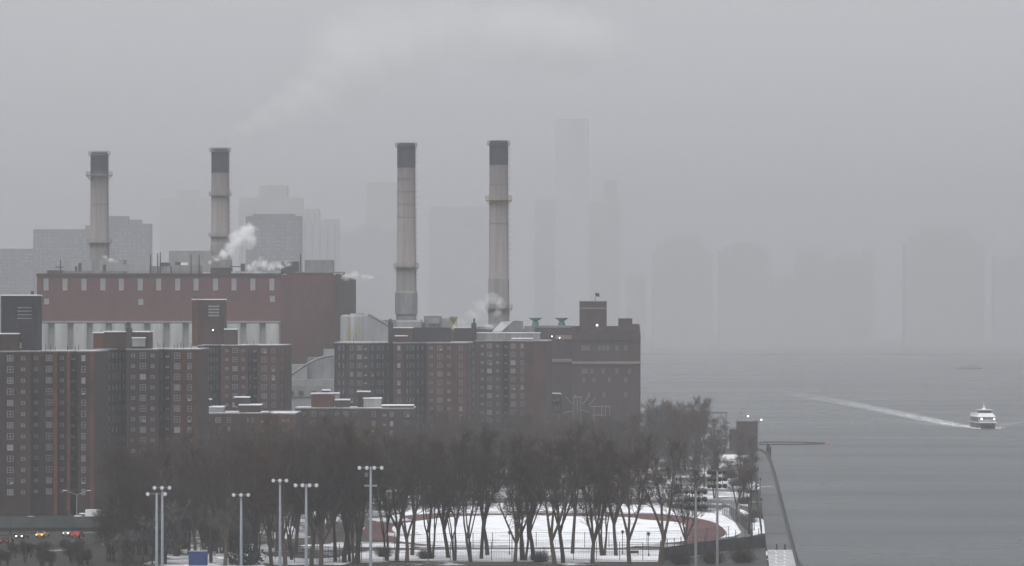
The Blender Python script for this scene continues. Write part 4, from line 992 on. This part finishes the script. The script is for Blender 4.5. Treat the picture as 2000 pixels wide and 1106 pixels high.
# dark walled court at bottom right
g = MB(); wl = [(PX(1290, 745), 745), (PX(1330, 758), 758), (PX(1400, 775), 775), (PX(1455, 786), 786), (PX(1495, 792), 792)]
dw = thing('court_fence', 'dark screened court fence along the bottom right beside the snow', 'fence', (wl[0][0], wl[0][1], 0))
o_ = Vector((wl[0][0], wl[0][1], 0)); g = MB()
for a, b in zip(wl[:-1], wl[1:]):
    A_, B_ = Vector((*a, 0))-o_, Vector((*b, 0))-o_
    g.add([A_, B_, B_+Vector((0, 0, 2.6)), A_+Vector((0, 0, 2.6)), A_+Vector((0, .2, 0)), B_+Vector((0, .2, 0)), B_+Vector((0, .2, 2.6)), A_+Vector((0, .2, 2.6))],
          [(0, 1, 2, 3), (7, 6, 5, 4), (3, 2, 6, 7), (0, 3, 7, 4), (1, 5, 6, 2)])
g.build('screen', [mat('court_screen', (.035, .04, .042), .9, .4, .6)], dw)
for a, b in zip(wl[:-1], wl[1:]):
    for i in range(3):
        p = Vector((*a, 0)).lerp(Vector((*b, 0)), i/3)-o_; pm = MB(); pm.tube(p-Vector((0, .1, 0)), p+Vector((0, -.1, 4.2)), .08, n=5); pm.build('post', [M['metal_dark']], dw)
sheet('court_surface', [(PX(1270, 700), 700), (PX(1500, 700), 700), (wl[4][0], 791.5), (wl[3][0], 785.5), (wl[2][0], 774.5), (wl[1][0], 757.5), (wl[0][0], 744.5)], .14, mat('court_asphalt', (.026, .026, .025), .6, .35, .2))
# benches along the court fence
def bench(X, Y, rz, label):
    r = thing('park_bench', label, 'bench', (X, Y, 0), rz, 'park benches')
    MB().box(-1, 1, -.25, .25, .42, .5).build('seat', [M['bark_pale']], r); MB().box(-1, 1, .22, .3, .5, .95).build('backrest', [M['bark_pale']], r)
    for s_ in (-.85, .85): MB().box(s_-.06, s_+.06, -.22, .28, 0, .42).build('leg', [M['kerb']], r)
for px, py, lab in ((1325, 1076, 'bench left of the right light masts on the snow edge'), (1385, 1073, 'bench between the two dark light masts'), (1445, 1070, 'bench nearest the promenade, by the court fence'), (1238, 1085, 'bench beneath the pale tree with a swollen trunk')):
    Y = GY(py); bench(PX(px, Y), Y, .1, lab)
# bollards
for px, lab in ((1517, 'left one of two dark bollards at the start of the snowy deck'), (1533, 'right one of two dark bollards at the start of the snowy deck')):
    Y = 785; g = MB(); g.lathe([(.28, .12), (.28, .3), (.17, .4), (.15, .95), (.24, 1.0), (.2, 1.15), (.01, 1.22)], 10)
    o = g.build('bollard', [M['metal_dark']]); o.location = (PX(px, Y), Y, 0); tag(o, lab, 'bollard', 'bollards')
# ================================================================== riverside building, lights, boom
YR = 1404
rb_ = thing('pump_house', 'small windowless brick pump house at the river end of the promenade', 'building', (PX(1455, YR), YR, 0)); cr = (PX(1455, YR), YR)
hb(1441, 1480, 825, 885, YR, 9, 'brick_old', 'wall', rb_, cr, base=0); hb(1427, 1440.8, 839, 885, YR+1, 8, 'brick_brown', 'annex', rb_, cr, base=0)
hb(1430, 1437, 835, 839, YR+2, 2, 'metal_grey', 'roof_vent', rb_, cr); hb(1440, 1481, 823.5, 825, YR-.15, 9.3, 'metal_dark', 'coping', rb_, cr); hb(1475, 1478, 820.5, 823.5, YR+2, .8, 'metal_dark', 'roof_vent', rb_, cr)
for px, pt, Y, lit, lab in ((1443, 806, 1422, 0, 'leftmost thin lamp pole rising behind the pump house'), (1448, 799, 1425, 0, 'tallest thin lamp pole rising behind the pump house'),
                        (1456, 813, 1421, 1, 'lit lamp pole above the left part of the pump house'), (1482, 820, 1398, 1, 'brightest lit lamp pole at the right corner of the pump house')):
    X = PX(px, Y); zt = PZ(pt, Y); root = thing('street_lamp', lab, 'street lamp', (X, Y, 0), 0, 'lamp poles by the pump house')
    MB().lathe([(.12, 0), (.1, 1), (.07, zt)], 6).build('pole', [M['metal_grey']], root)
    MB().tube((0, 0, zt), (.8, 0, zt+.1), .06, n=4).build('arm', [M['metal_grey']], root)
    MB().lathe([(.01, zt-.35), (.38 if lit else .2, zt-.1), (.3, zt+.15), (.01, zt+.25)], 8, (.9, 0, 0)).build('lamp_head', [M['lampglow'] if lit else M['metal_grey']], root)
# timber fender at the promenade bend
tf = thing('timber_fender', 'dark timber fender piles at the bend of the promenade beside the pump house', 'fender', (PX(1502, 1375), 1375, -2)); ct = (PX(1502, 1375), 1375)
for i in range(9):
    y = 1352+i*6; x = PX(1504.5-(i*.9), y)
    MB().tube((x-ct[0], y-ct[1], -.5), (x-ct[0]+.1, y-ct[1], 3.6 if i % 3 else 5.2), .26, n=6).build('pile', [M['bark']], tf)
MB().tube((PX(1505.5, 1352)-ct[0], -23, 3.9), (PX(1497, 1400)-ct[0], 25, 3.9), .2, n=4).build('rail', [M['bark']], tf)
# floating boom
for pts, lab in (([(1483, 866), (1500, 864.5), (1540, 864.5), (1580, 865.5), (1618, 867)], 'far line of the floating boom reaching out from the pump house'), ([(1483, 869.5), (1520, 869), (1570, 869), (1618, 867.6)], 'near line of the floating boom reaching out from the pump house')):
    g = MB(); P_ = []
    for (a, b) in zip(pts[:-1], pts[1:]):
        for i in range(5):
            t = i/5; px, py = a[0]+(b[0]-a[0])*t, a[1]+(b[1]-a[1])*t; Y = GY(py, -1.5); P_.append((PX(px, Y), Y, -1.35))
    g.path(P_, [.30]*len(P_), 6); tag(g.build('floating_boom', [M['bark']]), lab, 'boom', 'lines of the floating boom')
Yb = GY(867.5, -1.5); g = MB(); g.lathe([(.5, -.3), (.7, .3), (.3, .9), (.1, 1.6)], 10); o = g.build('buoy', [M['red_strip']]); o.location = (PX(1619, Yb), Yb, -1.6); tag(o, 'small red buoy at the tip of the floating boom', 'buoy')
# platform on poles behind the trees at right (x 1405..1420, y 805)
pc = thing('dock_canopy', 'flat grey canopy sticking out behind the river end treetops', 'canopy', (PX(1408, 1440), 1440, 0))
MB().box(-5, 2.5, -2, 2, PZ(808, 1440), PZ(804, 1440)).build('roof', [M['metal_grey']], pc)
for x in (-4, 0, 2): MB().tube((x, 0, -2), (x, 0, PZ(808, 1440)-.01), .15, n=5).build('post', [M['metal_grey']], pc)

# ================================================================== ferry
YF = 1772; XF = PX(1921, YF)
fr = thing('ferry', 'white and dark twin hulled passenger ferry with bow lights, heading this way', 'ferry', (XF, YF, -1.5), R(3))
# built facing -Y
def hull(x):
    g = MB(); sec = [(-13, .25, .9), (-11, .75, .2), (-6, 1.35, 0), (8, 1.45, 0), (13, 1.4, .1)]; vs = []
    for y, hw_, k in sec: vs += [(x-hw_*.55, y+k*.6, -.6), (x+hw_*.55, y+k*.6, -.6), (x+hw_, y, 2.5), (x-hw_, y, 2.5)]
    fs = [(4*i+j, 4*i+(j+1) % 4, 4*(i+1)+(j+1) % 4, 4*(i+1)+j) for i in range(4) for j in range(4)]+[(3, 2, 1, 0), (16, 17, 18, 19)]
    return g.add(vs, fs)
navy = mat('navy_hull', (.03, .035, .055), .4, .2, .4)
for x in (-2.9, 2.9): hull(x).build('hull', [navy], fr)
MB().box(-1.6, 1.6, -9, 12.9, .9, 2.45).build('tunnel', [navy], fr)
MB().box(-4.3, 4.3, -11.5, 13, 2.5, 2.9).build('deck', [M['white']], fr)
g = MB(); g.add([(-4.1, -8.5, 2.9), (4.1, -8.5, 2.9), (4.2, 11.5, 2.9), (-4.2, 11.5, 2.9), (-4.0, -7.2, 5.2), (4.0, -7.2, 5.2), (4.1, 11.5, 5.2), (-4.1, 11.5, 5.2)],
      [(3, 2, 1, 0), (4, 5, 6, 7), (0, 1, 5, 4), (1, 2, 6, 5), (2, 3, 7, 6), (3, 0, 4, 7)]); cbn = g.build('lower_cabin', [M['metal_grey']], fr)
g = MB(); g.add([(-4.15, -8.2, 3.3), (4.15, -8.2, 3.3), (4.1, -7.5, 4.7), (-4.1, -7.5, 4.7)], [(0, 1, 2, 3)]); 
for s_ in (-1, 1):
    for i in range(8): g.box(s_*4.17-.03, s_*4.17+.03, -6.4+i*2.2, -4.8+i*2.2, 3.6, 4.7)
g.build('window', [M['glass']], cbn)
g = MB(); g.add([(-4.25, -8.3, 5.2), (4.25, -8.3, 5.2), (4.25, 12, 5.2), (-4.25, 12, 5.2), (-3.3, -5.6, 6.9), (3.3, -5.6, 6.9), (3.9, 12, 6.9), (-3.9, 12, 6.9)],
      [(3, 2, 1, 0), (4, 5, 6, 7), (0, 1, 5, 4), (1, 2, 6, 5), (2, 3, 7, 6), (3, 0, 4, 7)]); g.build('upper_deck', [M['white']], fr)
wh = MB().box(-2.9, 2.9, -4.6, 1.5, 6.9, 8.2, taper=.25).build('wheelhouse', [M['metal_grey']], fr)
MB().box(-2.75, 2.75, -4.62, -4.3, 7.2, 8.0).build('window', [M['glass']], wh)
MB().box(-3.2, 3.2, -5.0, 2.2, 8.25, 8.6).build('wheelhouse_roof', [M['white']], fr)
g = MB(); g.tube((0, -1, 8.6), (0, -.6, 12.2), .28, .06, 6); g.box(-1, 1, -1, -.8, 9.9, 10.05); g.lathe([(1.3, 0), (.6, .6), (.01, .9)], 10, (0, -1, 8.6)); g.build('mast', [M['white']], fr)
g = MB(); 
for s_ in (-1, 1):
    for i in range(9): g.tube((s_*3.9, -1+i*1.6, 6.9), (s_*3.9, -1+i*1.6, 7.9), .04, n=4)
    g.tube((s_*3.9, -1, 7.9), (s_*3.9, 12, 7.9), .05, n=4)
g.build('railing', [M['metal_grey']], fr)
for x in (-2.4, 3.4): MB().lathe([(.01, -.32), (.33, 0), (.01, .32)], 8, (x, -8.9, 4.4)).build('headlight', [M['boatlight']], fr)
# wake
def wake(name, pts, label, m_):
    me = MB(); n = len(pts); K = 6
    for (x, y, wd, a) in pts:
        for j in range(K+1): me.v.append((x+(j/K-.5)*wd, y, -1.46))
    for i in range(n-1):
        for j in range(K): me.f.append((i*(K+1)+j, i*(K+1)+j+1, (i+1)*(K+1)+j+1, (i+1)*(K+1)+j)); me.m.append(0)
    o = me.build(name, [m_]); at = o.data.attributes.new('foam', 'FLOAT', 'POINT')
    for i, (x, y, wd, a) in enumerate(pts):
        for j in range(K+1):
            t = abs(j/K-.5)*2; at.data[i*(K+1)+j].value = a*(1-t**2.5)
    return tag(o, label, 'wake', None, 'structure')
wk = []
for i in range(26):
    t = i/25; Y = 1786+1050*t**1.25; wk.append((XF-7-2.5*math.sin(3*t)-22*t**3+(3 if t < .03 else 0), Y, 13+13*t, 1.1*(1-t)**1.1))
wake('wake', wk, 'white foam wake trailing behind the ferry', M['foam'])
for s_, L_ in ((-1, 330), (1, 240)):
    wk = []
    for i in range(14):
        t = i/13; wk.append((XF+s_*(5+46*t), 1762+L_*t, 9+8*t, .55*(1-t)**1.2))
    wake('wake', wk, 'bow wave spreading from the ferry', foam_mat('foam_thin', .45, .7))
g = MB()
for i in range(70):
    a = random.uniform(-1, 1); y = random.uniform(-14, 20); s_ = math.copysign(random.uniform(3.2, 6.5), a); r_ = random.uniform(.2, .6)
    g.lathe([(r_, 0), (r_*.8, r_*.5), (.01, r_*.9)], 6, (XF+s_, YF+y, -1.5))
tag(g.build('bow_spray', [M['snow']]), kind='stuff')

# ================================================================== vehicles at left
def car_proto(name, label, paint, snow=False, lights=None):
    r = thing(name, label, 'car', (0, 0, 0), 0)
    # facing -Y; 4.5 m long
    prof = [(-2.2, .35), (-2.25, .7), (-1.3, .92), (-.75, 1.42), (.75, 1.46), (1.55, 1.0), (2.2, .92), (2.25, .4)]
    g = MB(); n = len(prof); vs = []
    for x, k in ((-.86, 1), (.86, 1)): vs += [(x*(.82 if z > 1.3 else 1), y, z) for y, z in prof]
    g.add(vs, [tuple(range(n)), tuple(range(2*n-1, n-1, -1))]+[(i, n+i, n+(i+1) % n, (i+1) % n) for i in range(n)]); g.build('body', [paint], r)
    g = MB(); g.add([(-.70, -1.27, .97), (.70, -1.27, .97), (.62, -.80, 1.38), (-.62, -.80, 1.38)], [(0, 1, 2, 3)]); 
    for s_ in (-1, 1): g.box(s_*.8-.02+(.02*s_), s_*.8+.02+(.02*s_), -.8, 1.2, .98, 1.33)
    g.build('windscreen', [M['glass']], r)
    for x in (-.78, .78):
        for y in (-1.4, 1.4):
            MB().tube((x-.12, y, .33), (x+.12, y, .33), .33, n=12).build('wheel', [M['tyre']], r)
    if snow:
        MB().box(-.68, .68, -.7, .75, 1.47, 1.62, taper=.08).build('snow_cover', [M['snow']], r)
    if lights:
        for x in (-.6, .6): MB().lathe([(.01, -.16), (.17, 0), (.01, .16)], 8, (x, -2.27, .68)).build('headlight', [lights], r)
    for x in (-.62, .62): MB().box(x-.15, x+.15, 2.24, 2.3, .7, .84).build('tail_light', [M['red_light']], r)
    return r
cg_ = 'cars on the highway at the left'
pk = [mat('car_paint_silver', (.25, .26, .27), .3, .1, 1), mat('car_paint_black', (.02, .02, .022), .25, .1, 1), mat('car_paint_red', (.28, .02, .02), .3, .1, 1), mat('car_paint_yellow', (.5, .3, .03), .3, .1, 1)]
def hwy(t):
    for (a, b) in zip(hw[:-1], hw[1:]):
        L = math.hypot(b[0]-a[0], b[1]-a[1])
        if t <= L: return a[0]+(b[0]-a[0])*t/L, a[1]+(b[1]-a[1])*t/L, math.atan2(b[1]-a[1], b[0]-a[0])
        t -= L
    return hw[-1][0], hw[-1][1], 0
for i, (px, py, pm, lt, lab, turn) in enumerate(((44, 1054, pk[1], M['head'], 'black car with white headlights under the footbridge', 0), (83, 1051, pk[3], M['amber'], 'yellow taxi with amber lights beside the black car', 0),
        (134, 1048, pk[0], M['head'], 'silver car with one bright lamp behind the taxi', 0), (152, 1052, pk[2], None, 'red car on the highway right of the taxi', 1), (14, 1064, pk[1], None, 'dark car driving away at the left edge', 1))):
    Y = GY(py); c = car_proto('car', lab, pm, False, lt); c.location = (PX(px, Y), Y, .16); c.rotation_euler = (0, 0, R(-12)+(math.pi if turn else 0)); c['group'] = cg_
px_list = [(162, 905, 'farthest left of the snow topped cars parked at the tower foot'), (176, 905, 'second of the snow topped cars parked at the tower foot'), (190, 906, 'third snow topped parked car, at the corner of the tower'),
           (204, 908, 'fourth snow topped parked car, just clear of the tower corner'), (153, 893, 'snow topped car parked in front by the double armed lamp'), (60, 890, 'snow topped parked car low on the left'), (84, 888, 'snow topped parked car beside the one low on the left')]
p0 = car_proto('parked_car', px_list[0][2], pk[0], True); p0['group'] = 'snow covered parked cars'
for i, (px, Y, lab) in enumerate(px_list):
    loc = (PX(px, Y), Y, .05)
    if i == 0: p0.location = loc; p0.rotation_euler = (0, 0, R(70))
    else: copy_tree(p0, loc, R(70+random.uniform(-4, 4)), None, lab)
# footbridge
YB = 800
fb = thing('footbridge', 'grey green footbridge over the highway at the left', 'footbridge', (PX(60, YB), YB, 0)); cf_ = (PX(60, YB), YB)
gm = mat('bridge_panel', (.075, .09, .088), .6, .3, .3)
hb(-120, 205, 1009, 1034, YB, .25, 'metal_dark', 'deck', fb, cf_)
o = hb(-120, 205, 1011, 1031, YB-.3, .28, 'metal_dark', 'side_panel', fb, cf_); o.data.materials[0] = gm
hb(-120, 205, 1033.5, 1038, YB-.1, 3.5, 'metal_dark', 'girder', fb, cf_)
for x in (20, 120, 200): hb(x-2, x+2, 1038, 1090, YB+1, .8, 'kerb', 'pier', fb, cf_, base=0)
# double armed street lamp
Yl = 893; Xl = PX(150, Yl); sl = thing('street_lamp', 'tall double armed street lamp in front of the leftmost tower', 'street lamp', (Xl, Yl, 0)); zt = PZ(966, Yl)
MB().lathe([(.14, 0), (.1, zt)], 8).build('pole', [M['pole']], sl)
for s_ in (-1, 1):
    MB().path([(0, 0, zt-.1), (s_*1.2, 0, zt+.35), (s_*2.4, 0, zt+.9)], [.06, .06, .05], 5).build('arm', [M['pole']], sl)
    MB().box(s_*2.4-.45+s_*.4, s_*2.4+.45+s_*.4, -.16, .16, zt+.85, zt+1.02).build('lamp_head', [M['white']], sl)
# blue container
bc = thing('blue_container', 'bright blue container on the snow at the bottom left', 'container', (PX(386, 722), 722, 0))
g = MB(); g.box(-1.7, 1.7, 0, 2.6, .15, 2.75); 
for i in range(12): g.box(-1.6+i*.28, -1.48+i*.28, -.05, -.001, .25, 2.6)
g.build('body', [M['blue']], bc)
MB().box(-1.75, 1.75, -.08, 2.68, 2.753, 2.83).build('lid', [M['metal_grey']], bc)
MB().box(1.45, 1.7, -.1, -.06, 1.2, 1.5).build('latch', [M['metal_dark']], bc)
bc.location.z = .6 + .0
MB().box(-2.4, 2.2, -.3, 3, -.62, .14).build('base_slab', [M['snow']], bc)
tr = MB(); tr.box(-1.4, 1.4, -3, 3, .5, 3.0, 0); tr.box(-1.25, 1.25, -4.6, -3.05, .5, 2.2, 0, taper=.12)
def small_van(px, py, rz, lab):
    Y = GY(py); r = thing('van', lab, 'van', (PX(px, Y), Y, .05), rz, 'white vans behind the thicket')
    MB().box(-1, 1, -1.6, 2.6, .5, 2.5, taper=.06).build('body', [M['white']], r); MB().box(-.95, .95, -2.6, -1.61, .45, 1.5, taper=.1).build('bonnet', [M['white']], r)
    MB().box(-.85, .85, -1.68, -1.62, 1.6, 2.2).build('windscreen', [M['glass']], r)
    for x in (-.9, .9):
        for y in (-1.7, 1.7): MB().tube((x-.1, y, .36), (x+.1, y, .36), .36, n=12).build('wheel', [M['tyre']], r)
small_van(189, 1002.5+14, R(80), 'white van parked right of the snow topped cars')
small_van(265, 1052, R(70), 'white van half hidden by the thicket left of the mast pair')
small_van(325, 1042, R(60), 'white van seen through branches right of the mast pair')

# ================================================================== steam
def plume(name, label, puffs, Y, dens, nscale, warp, cat='steam plume', col=(.995, .997, 1), thr=(.40, .66), dz=0.6):
    """puffs: (px, py, radius px x, radius px y) ; a soft volume summed from ellipsoid falloffs, broken by noise"""
    P = [(PX(a, Y), PZ(b, Y), rx/F*Y, ry/F*Y) for a, b, rx, ry in puffs]
    bm = bmesh.new()
    for x, z, rx, rz in P:
        q = bmesh.ops.create_icosphere(bm, subdivisions=2, radius=1.12, matrix=Matrix.Translation((x, Y, z)) @ Matrix.Diagonal((rx, (rx+rz)*.5*dz*1.6, rz, 1)))
    me = bpy.data.meshes.new(name); bm.to_mesh(me); bm.free()
    o = bpy.data.objects.new(name, me); COL.objects.link(o)
    rm = o.modifiers.new('r', 'REMESH'); rm.mode = 'VOXEL'; rm.voxel_size = min(p[2] for p in P)*.22
    dg = bpy.context.evaluated_depsgraph_get(); me2 = bpy.data.meshes.new_from_object(o.evaluated_get(dg)); o.modifiers.clear(); o.data = me2
    m = bpy.data.materials.new(name+'_vapour'); m.use_nodes = True; t = m.node_tree; t.nodes.clear()
    ou = t.nodes.new('ShaderNodeOutputMaterial'); pv = t.nodes.new('ShaderNodeVolumePrincipled'); t.links.new(pv.outputs[0], ou.inputs['Volume'])
    pv.inputs['Color'].default_value = (*col, 1); pv.inputs['Anisotropy'].default_value = .2
    tc = t.nodes.new('ShaderNodeTexCoord'); nz = t.nodes.new('ShaderNodeTexNoise'); nz.inputs['Scale'].default_value = nscale*.6; nz.inputs['Detail'].default_value = 3
    t.links.new(tc.outputs['Object'], nz.inputs['Vector'])
    sb = t.nodes.new('ShaderNodeVectorMath'); sb.operation = 'SUBTRACT'; sb.inputs[1].default_value = (.5, .5, .5); t.links.new(nz.outputs['Color'], sb.inputs[0])
    sc = t.nodes.new('ShaderNodeVectorMath'); sc.operation = 'SCALE'; sc.inputs['Scale'].default_value = warp; t.links.new(sb.outputs[0], sc.inputs[0])
    ad = t.nodes.new('ShaderNodeVectorMath'); ad.operation = 'ADD'; t.links.new(tc.outputs['Object'], ad.inputs[0]); t.links.new(sc.outputs[0], ad.inputs[1])
    acc = None
    for x, z, rx, rz in P:
        ry = (rx+rz)*.5*dz*1.6
        s1 = t.nodes.new('ShaderNodeVectorMath'); s1.operation = 'SUBTRACT'; s1.inputs[1].default_value = (x, Y, z); t.links.new(ad.outputs[0], s1.inputs[0])
        s2 = t.nodes.new('ShaderNodeVectorMath'); s2.operation = 'DIVIDE'; s2.inputs[1].default_value = (rx, ry, rz); t.links.new(s1.outputs[0], s2.inputs[0])
        ln = t.nodes.new('ShaderNodeVectorMath'); ln.operation = 'LENGTH'; t.links.new(s2.outputs[0], ln.inputs[0])
        mr = t.nodes.new('ShaderNodeMapRange'); mr.interpolation_type = 'SMOOTHSTEP'; mr.inputs['From Min'].default_value = 1; mr.inputs['From Max'].default_value = .15
        t.links.new(ln.outputs['Value'], mr.inputs[0])
        if acc is None: acc = mr.outputs[0]
        else:
            mm_ = t.nodes.new('ShaderNodeMath'); mm_.operation = 'MAXIMUM'; t.links.new(acc, mm_.inputs[0]); t.links.new(mr.outputs[0], mm_.inputs[1]); acc = mm_.outputs[0]
    n2 = t.nodes.new('ShaderNodeTexNoise'); n2.inputs['Scale'].default_value = nscale; n2.inputs['Detail'].default_value = 5; t.links.new(tc.outputs['Object'], n2.inputs['Vector'])
    m2 = t.nodes.new('ShaderNodeMapRange'); m2.inputs['From Min'].default_value = thr[0]; m2.inputs['From Max'].default_value = thr[1]; m2.inputs['To Min'].default_value = .05; m2.inputs['To Max'].default_value = 1
    t.links.new(n2.outputs[0], m2.inputs[0])
    mu = t.nodes.new('ShaderNodeMath'); mu.operation = 'MULTIPLY'; t.links.new(acc, mu.inputs[0]); t.links.new(m2.outputs[0], mu.inputs[1])
    mu2 = t.nodes.new('ShaderNodeMath'); mu2.operation = 'MULTIPLY'; mu2.inputs[1].default_value = dens; t.links.new(mu.outputs[0], mu2.inputs[0])
    t.links.new(mu2.outputs[0], pv.inputs['Density'])
    o.data.materials.clear(); o.data.materials.append(m)
    return tag(o, label, cat)
# bank of thicker mist drifting in front of the far towers
def fog_bank(x0, x1, y0, y1, z1, dens, sc, seed):
    g = MB(); g.box(x0, x1, y0, y1, -1.2, z1)
    m = bpy.data.materials.new('mist'); m.use_nodes = True; t = m.node_tree; t.nodes.clear()
    ou = t.nodes.new('ShaderNodeOutputMaterial'); pv = t.nodes.new('ShaderNodeVolumePrincipled'); t.links.new(pv.outputs[0], ou.inputs['Volume'])
    pv.inputs['Color'].default_value = (.70, .71, .735, 1)
    tc = t.nodes.new('ShaderNodeTexCoord'); n = t.nodes.new('ShaderNodeTexNoise'); n.noise_dimensions = '4D'; n.inputs['W'].default_value = seed
    n.inputs['Scale'].default_value = sc; n.inputs['Detail'].default_value = 4; t.links.new(tc.outputs['Object'], n.inputs['Vector'])
    a = t.nodes.new('ShaderNodeMapRange'); a.inputs['From Min'].default_value = .38; a.inputs['From Max'].default_value = .66; t.links.new(n.outputs[0], a.inputs[0])
    sx = t.nodes.new('ShaderNodeSeparateXYZ'); t.links.new(tc.outputs['Object'], sx.inputs[0])
    prev = a.outputs[0]
    for ax, lo, hi in ((2, z1, z1*.45), (0, x0, x0+(x1-x0)*.12), (0, x1, x1-(x1-x0)*.12), (1, y0, y0+(y1-y0)*.3)):
        f = t.nodes.new('ShaderNodeMapRange'); f.interpolation_type = 'SMOOTHSTEP'; f.inputs['From Min'].default_value = lo; f.inputs['From Max'].default_value = hi
        t.links.new(sx.outputs[ax], f.inputs[0]); u = t.nodes.new('ShaderNodeMath'); u.operation = 'MULTIPLY'
        t.links.new(prev, u.inputs[0]); t.links.new(f.outputs[0], u.inputs[1]); prev = u.outputs[0]
    u = t.nodes.new('ShaderNodeMath'); u.operation = 'MULTIPLY'; u.inputs[1].default_value = dens; t.links.new(prev, u.inputs[0]); t.links.new(u.outputs[0], pv.inputs['Density'])
    return tag(g.build('fog_bank', [m]), kind='stuff')
fog_bank(-700, 1500, 5000, 6250, 390, .0009, .0045, 3)
plume('steam_plume', 'bright steam curling up at the foot of the second smokestack', [(411, 514, 7, 7), (423, 504, 13, 11), (438, 497, 15, 12), (450, 485, 15, 18), (462, 468, 20, 24), (476, 460, 20, 22), (488, 470, 18, 22), (484, 448, 22, 14)], 1404, 2.0, .36, 2.6)
plume('steam_plume', 'low bright steam bank on the power station roof', [(487, 525, 10, 9), (500, 519, 13, 13), (512, 515, 13, 15), (528, 520, 15, 11), (545, 517, 17, 9), (562, 514, 14, 7)], 1408, 1.9, .40, 2.4)
plume('steam_plume', 'steam puff blowing off the right end of the power station roof', [(663, 543, 8, 6), (676, 541, 13, 9), (692, 539, 16, 11), (708, 541, 16, 8), (722, 543, 14, 6)], 1425, 1.1, .4, 2.0, thr=(.34, .6))
plume('steam_plume', 'slanting steam jet in front of the rightmost smokestack', [(885, 642, 14, 9), (903, 630, 17, 13), (922, 615, 19, 15), (940, 598, 21, 17), (958, 586, 21, 17), (975, 592, 16, 16), (970, 612, 14, 12), (958, 640, 26, 9)], 1394, .35, .34, 3.4, thr=(.33, .62))
plume('steam_plume', 'small steam wisp right of the leftmost smokestack foot', [(205, 502, 8, 6), (216, 508, 12, 6), (226, 511, 9, 5)], 1420, .9, .3, 1.3)
plume('smoke_plume', 'large faint pale plume rising from the second smokestack across the sky', [(447, 291, 20, 13), (475, 281, 40, 26), (515, 264, 58, 38), (565, 238, 74, 50), (615, 205, 88, 66), (655, 160, 100, 84), (705, 110, 135, 115), (780, 75, 165, 115), (880, 62, 185, 110), (990, 66, 185, 95), (1090, 80, 180, 85)], 1478, .05, .020, 28, 'smoke plume', thr=(.25, .62), dz=.7)

# ================================================================== haze
g = MB(); g.box(-7000, 7000, -300, 12800, -3.6, 395)
m = bpy.data.materials.new('haze_air'); m.use_nodes = True; t = m.node_tree; t.nodes.clear()
ou = t.nodes.new('ShaderNodeOutputMaterial'); pv = t.nodes.new('ShaderNodeVolumePrincipled'); t.links.new(pv.outputs[0], ou.inputs['Volume'])
pv.inputs['Color'].default_value = (.645, .655, .68, 1); pv.inputs['Density'].default_value = HAZE_D; pv.inputs['Anisotropy'].default_value = 0.0
tag(g.build('haze', [m]), kind='stuff')
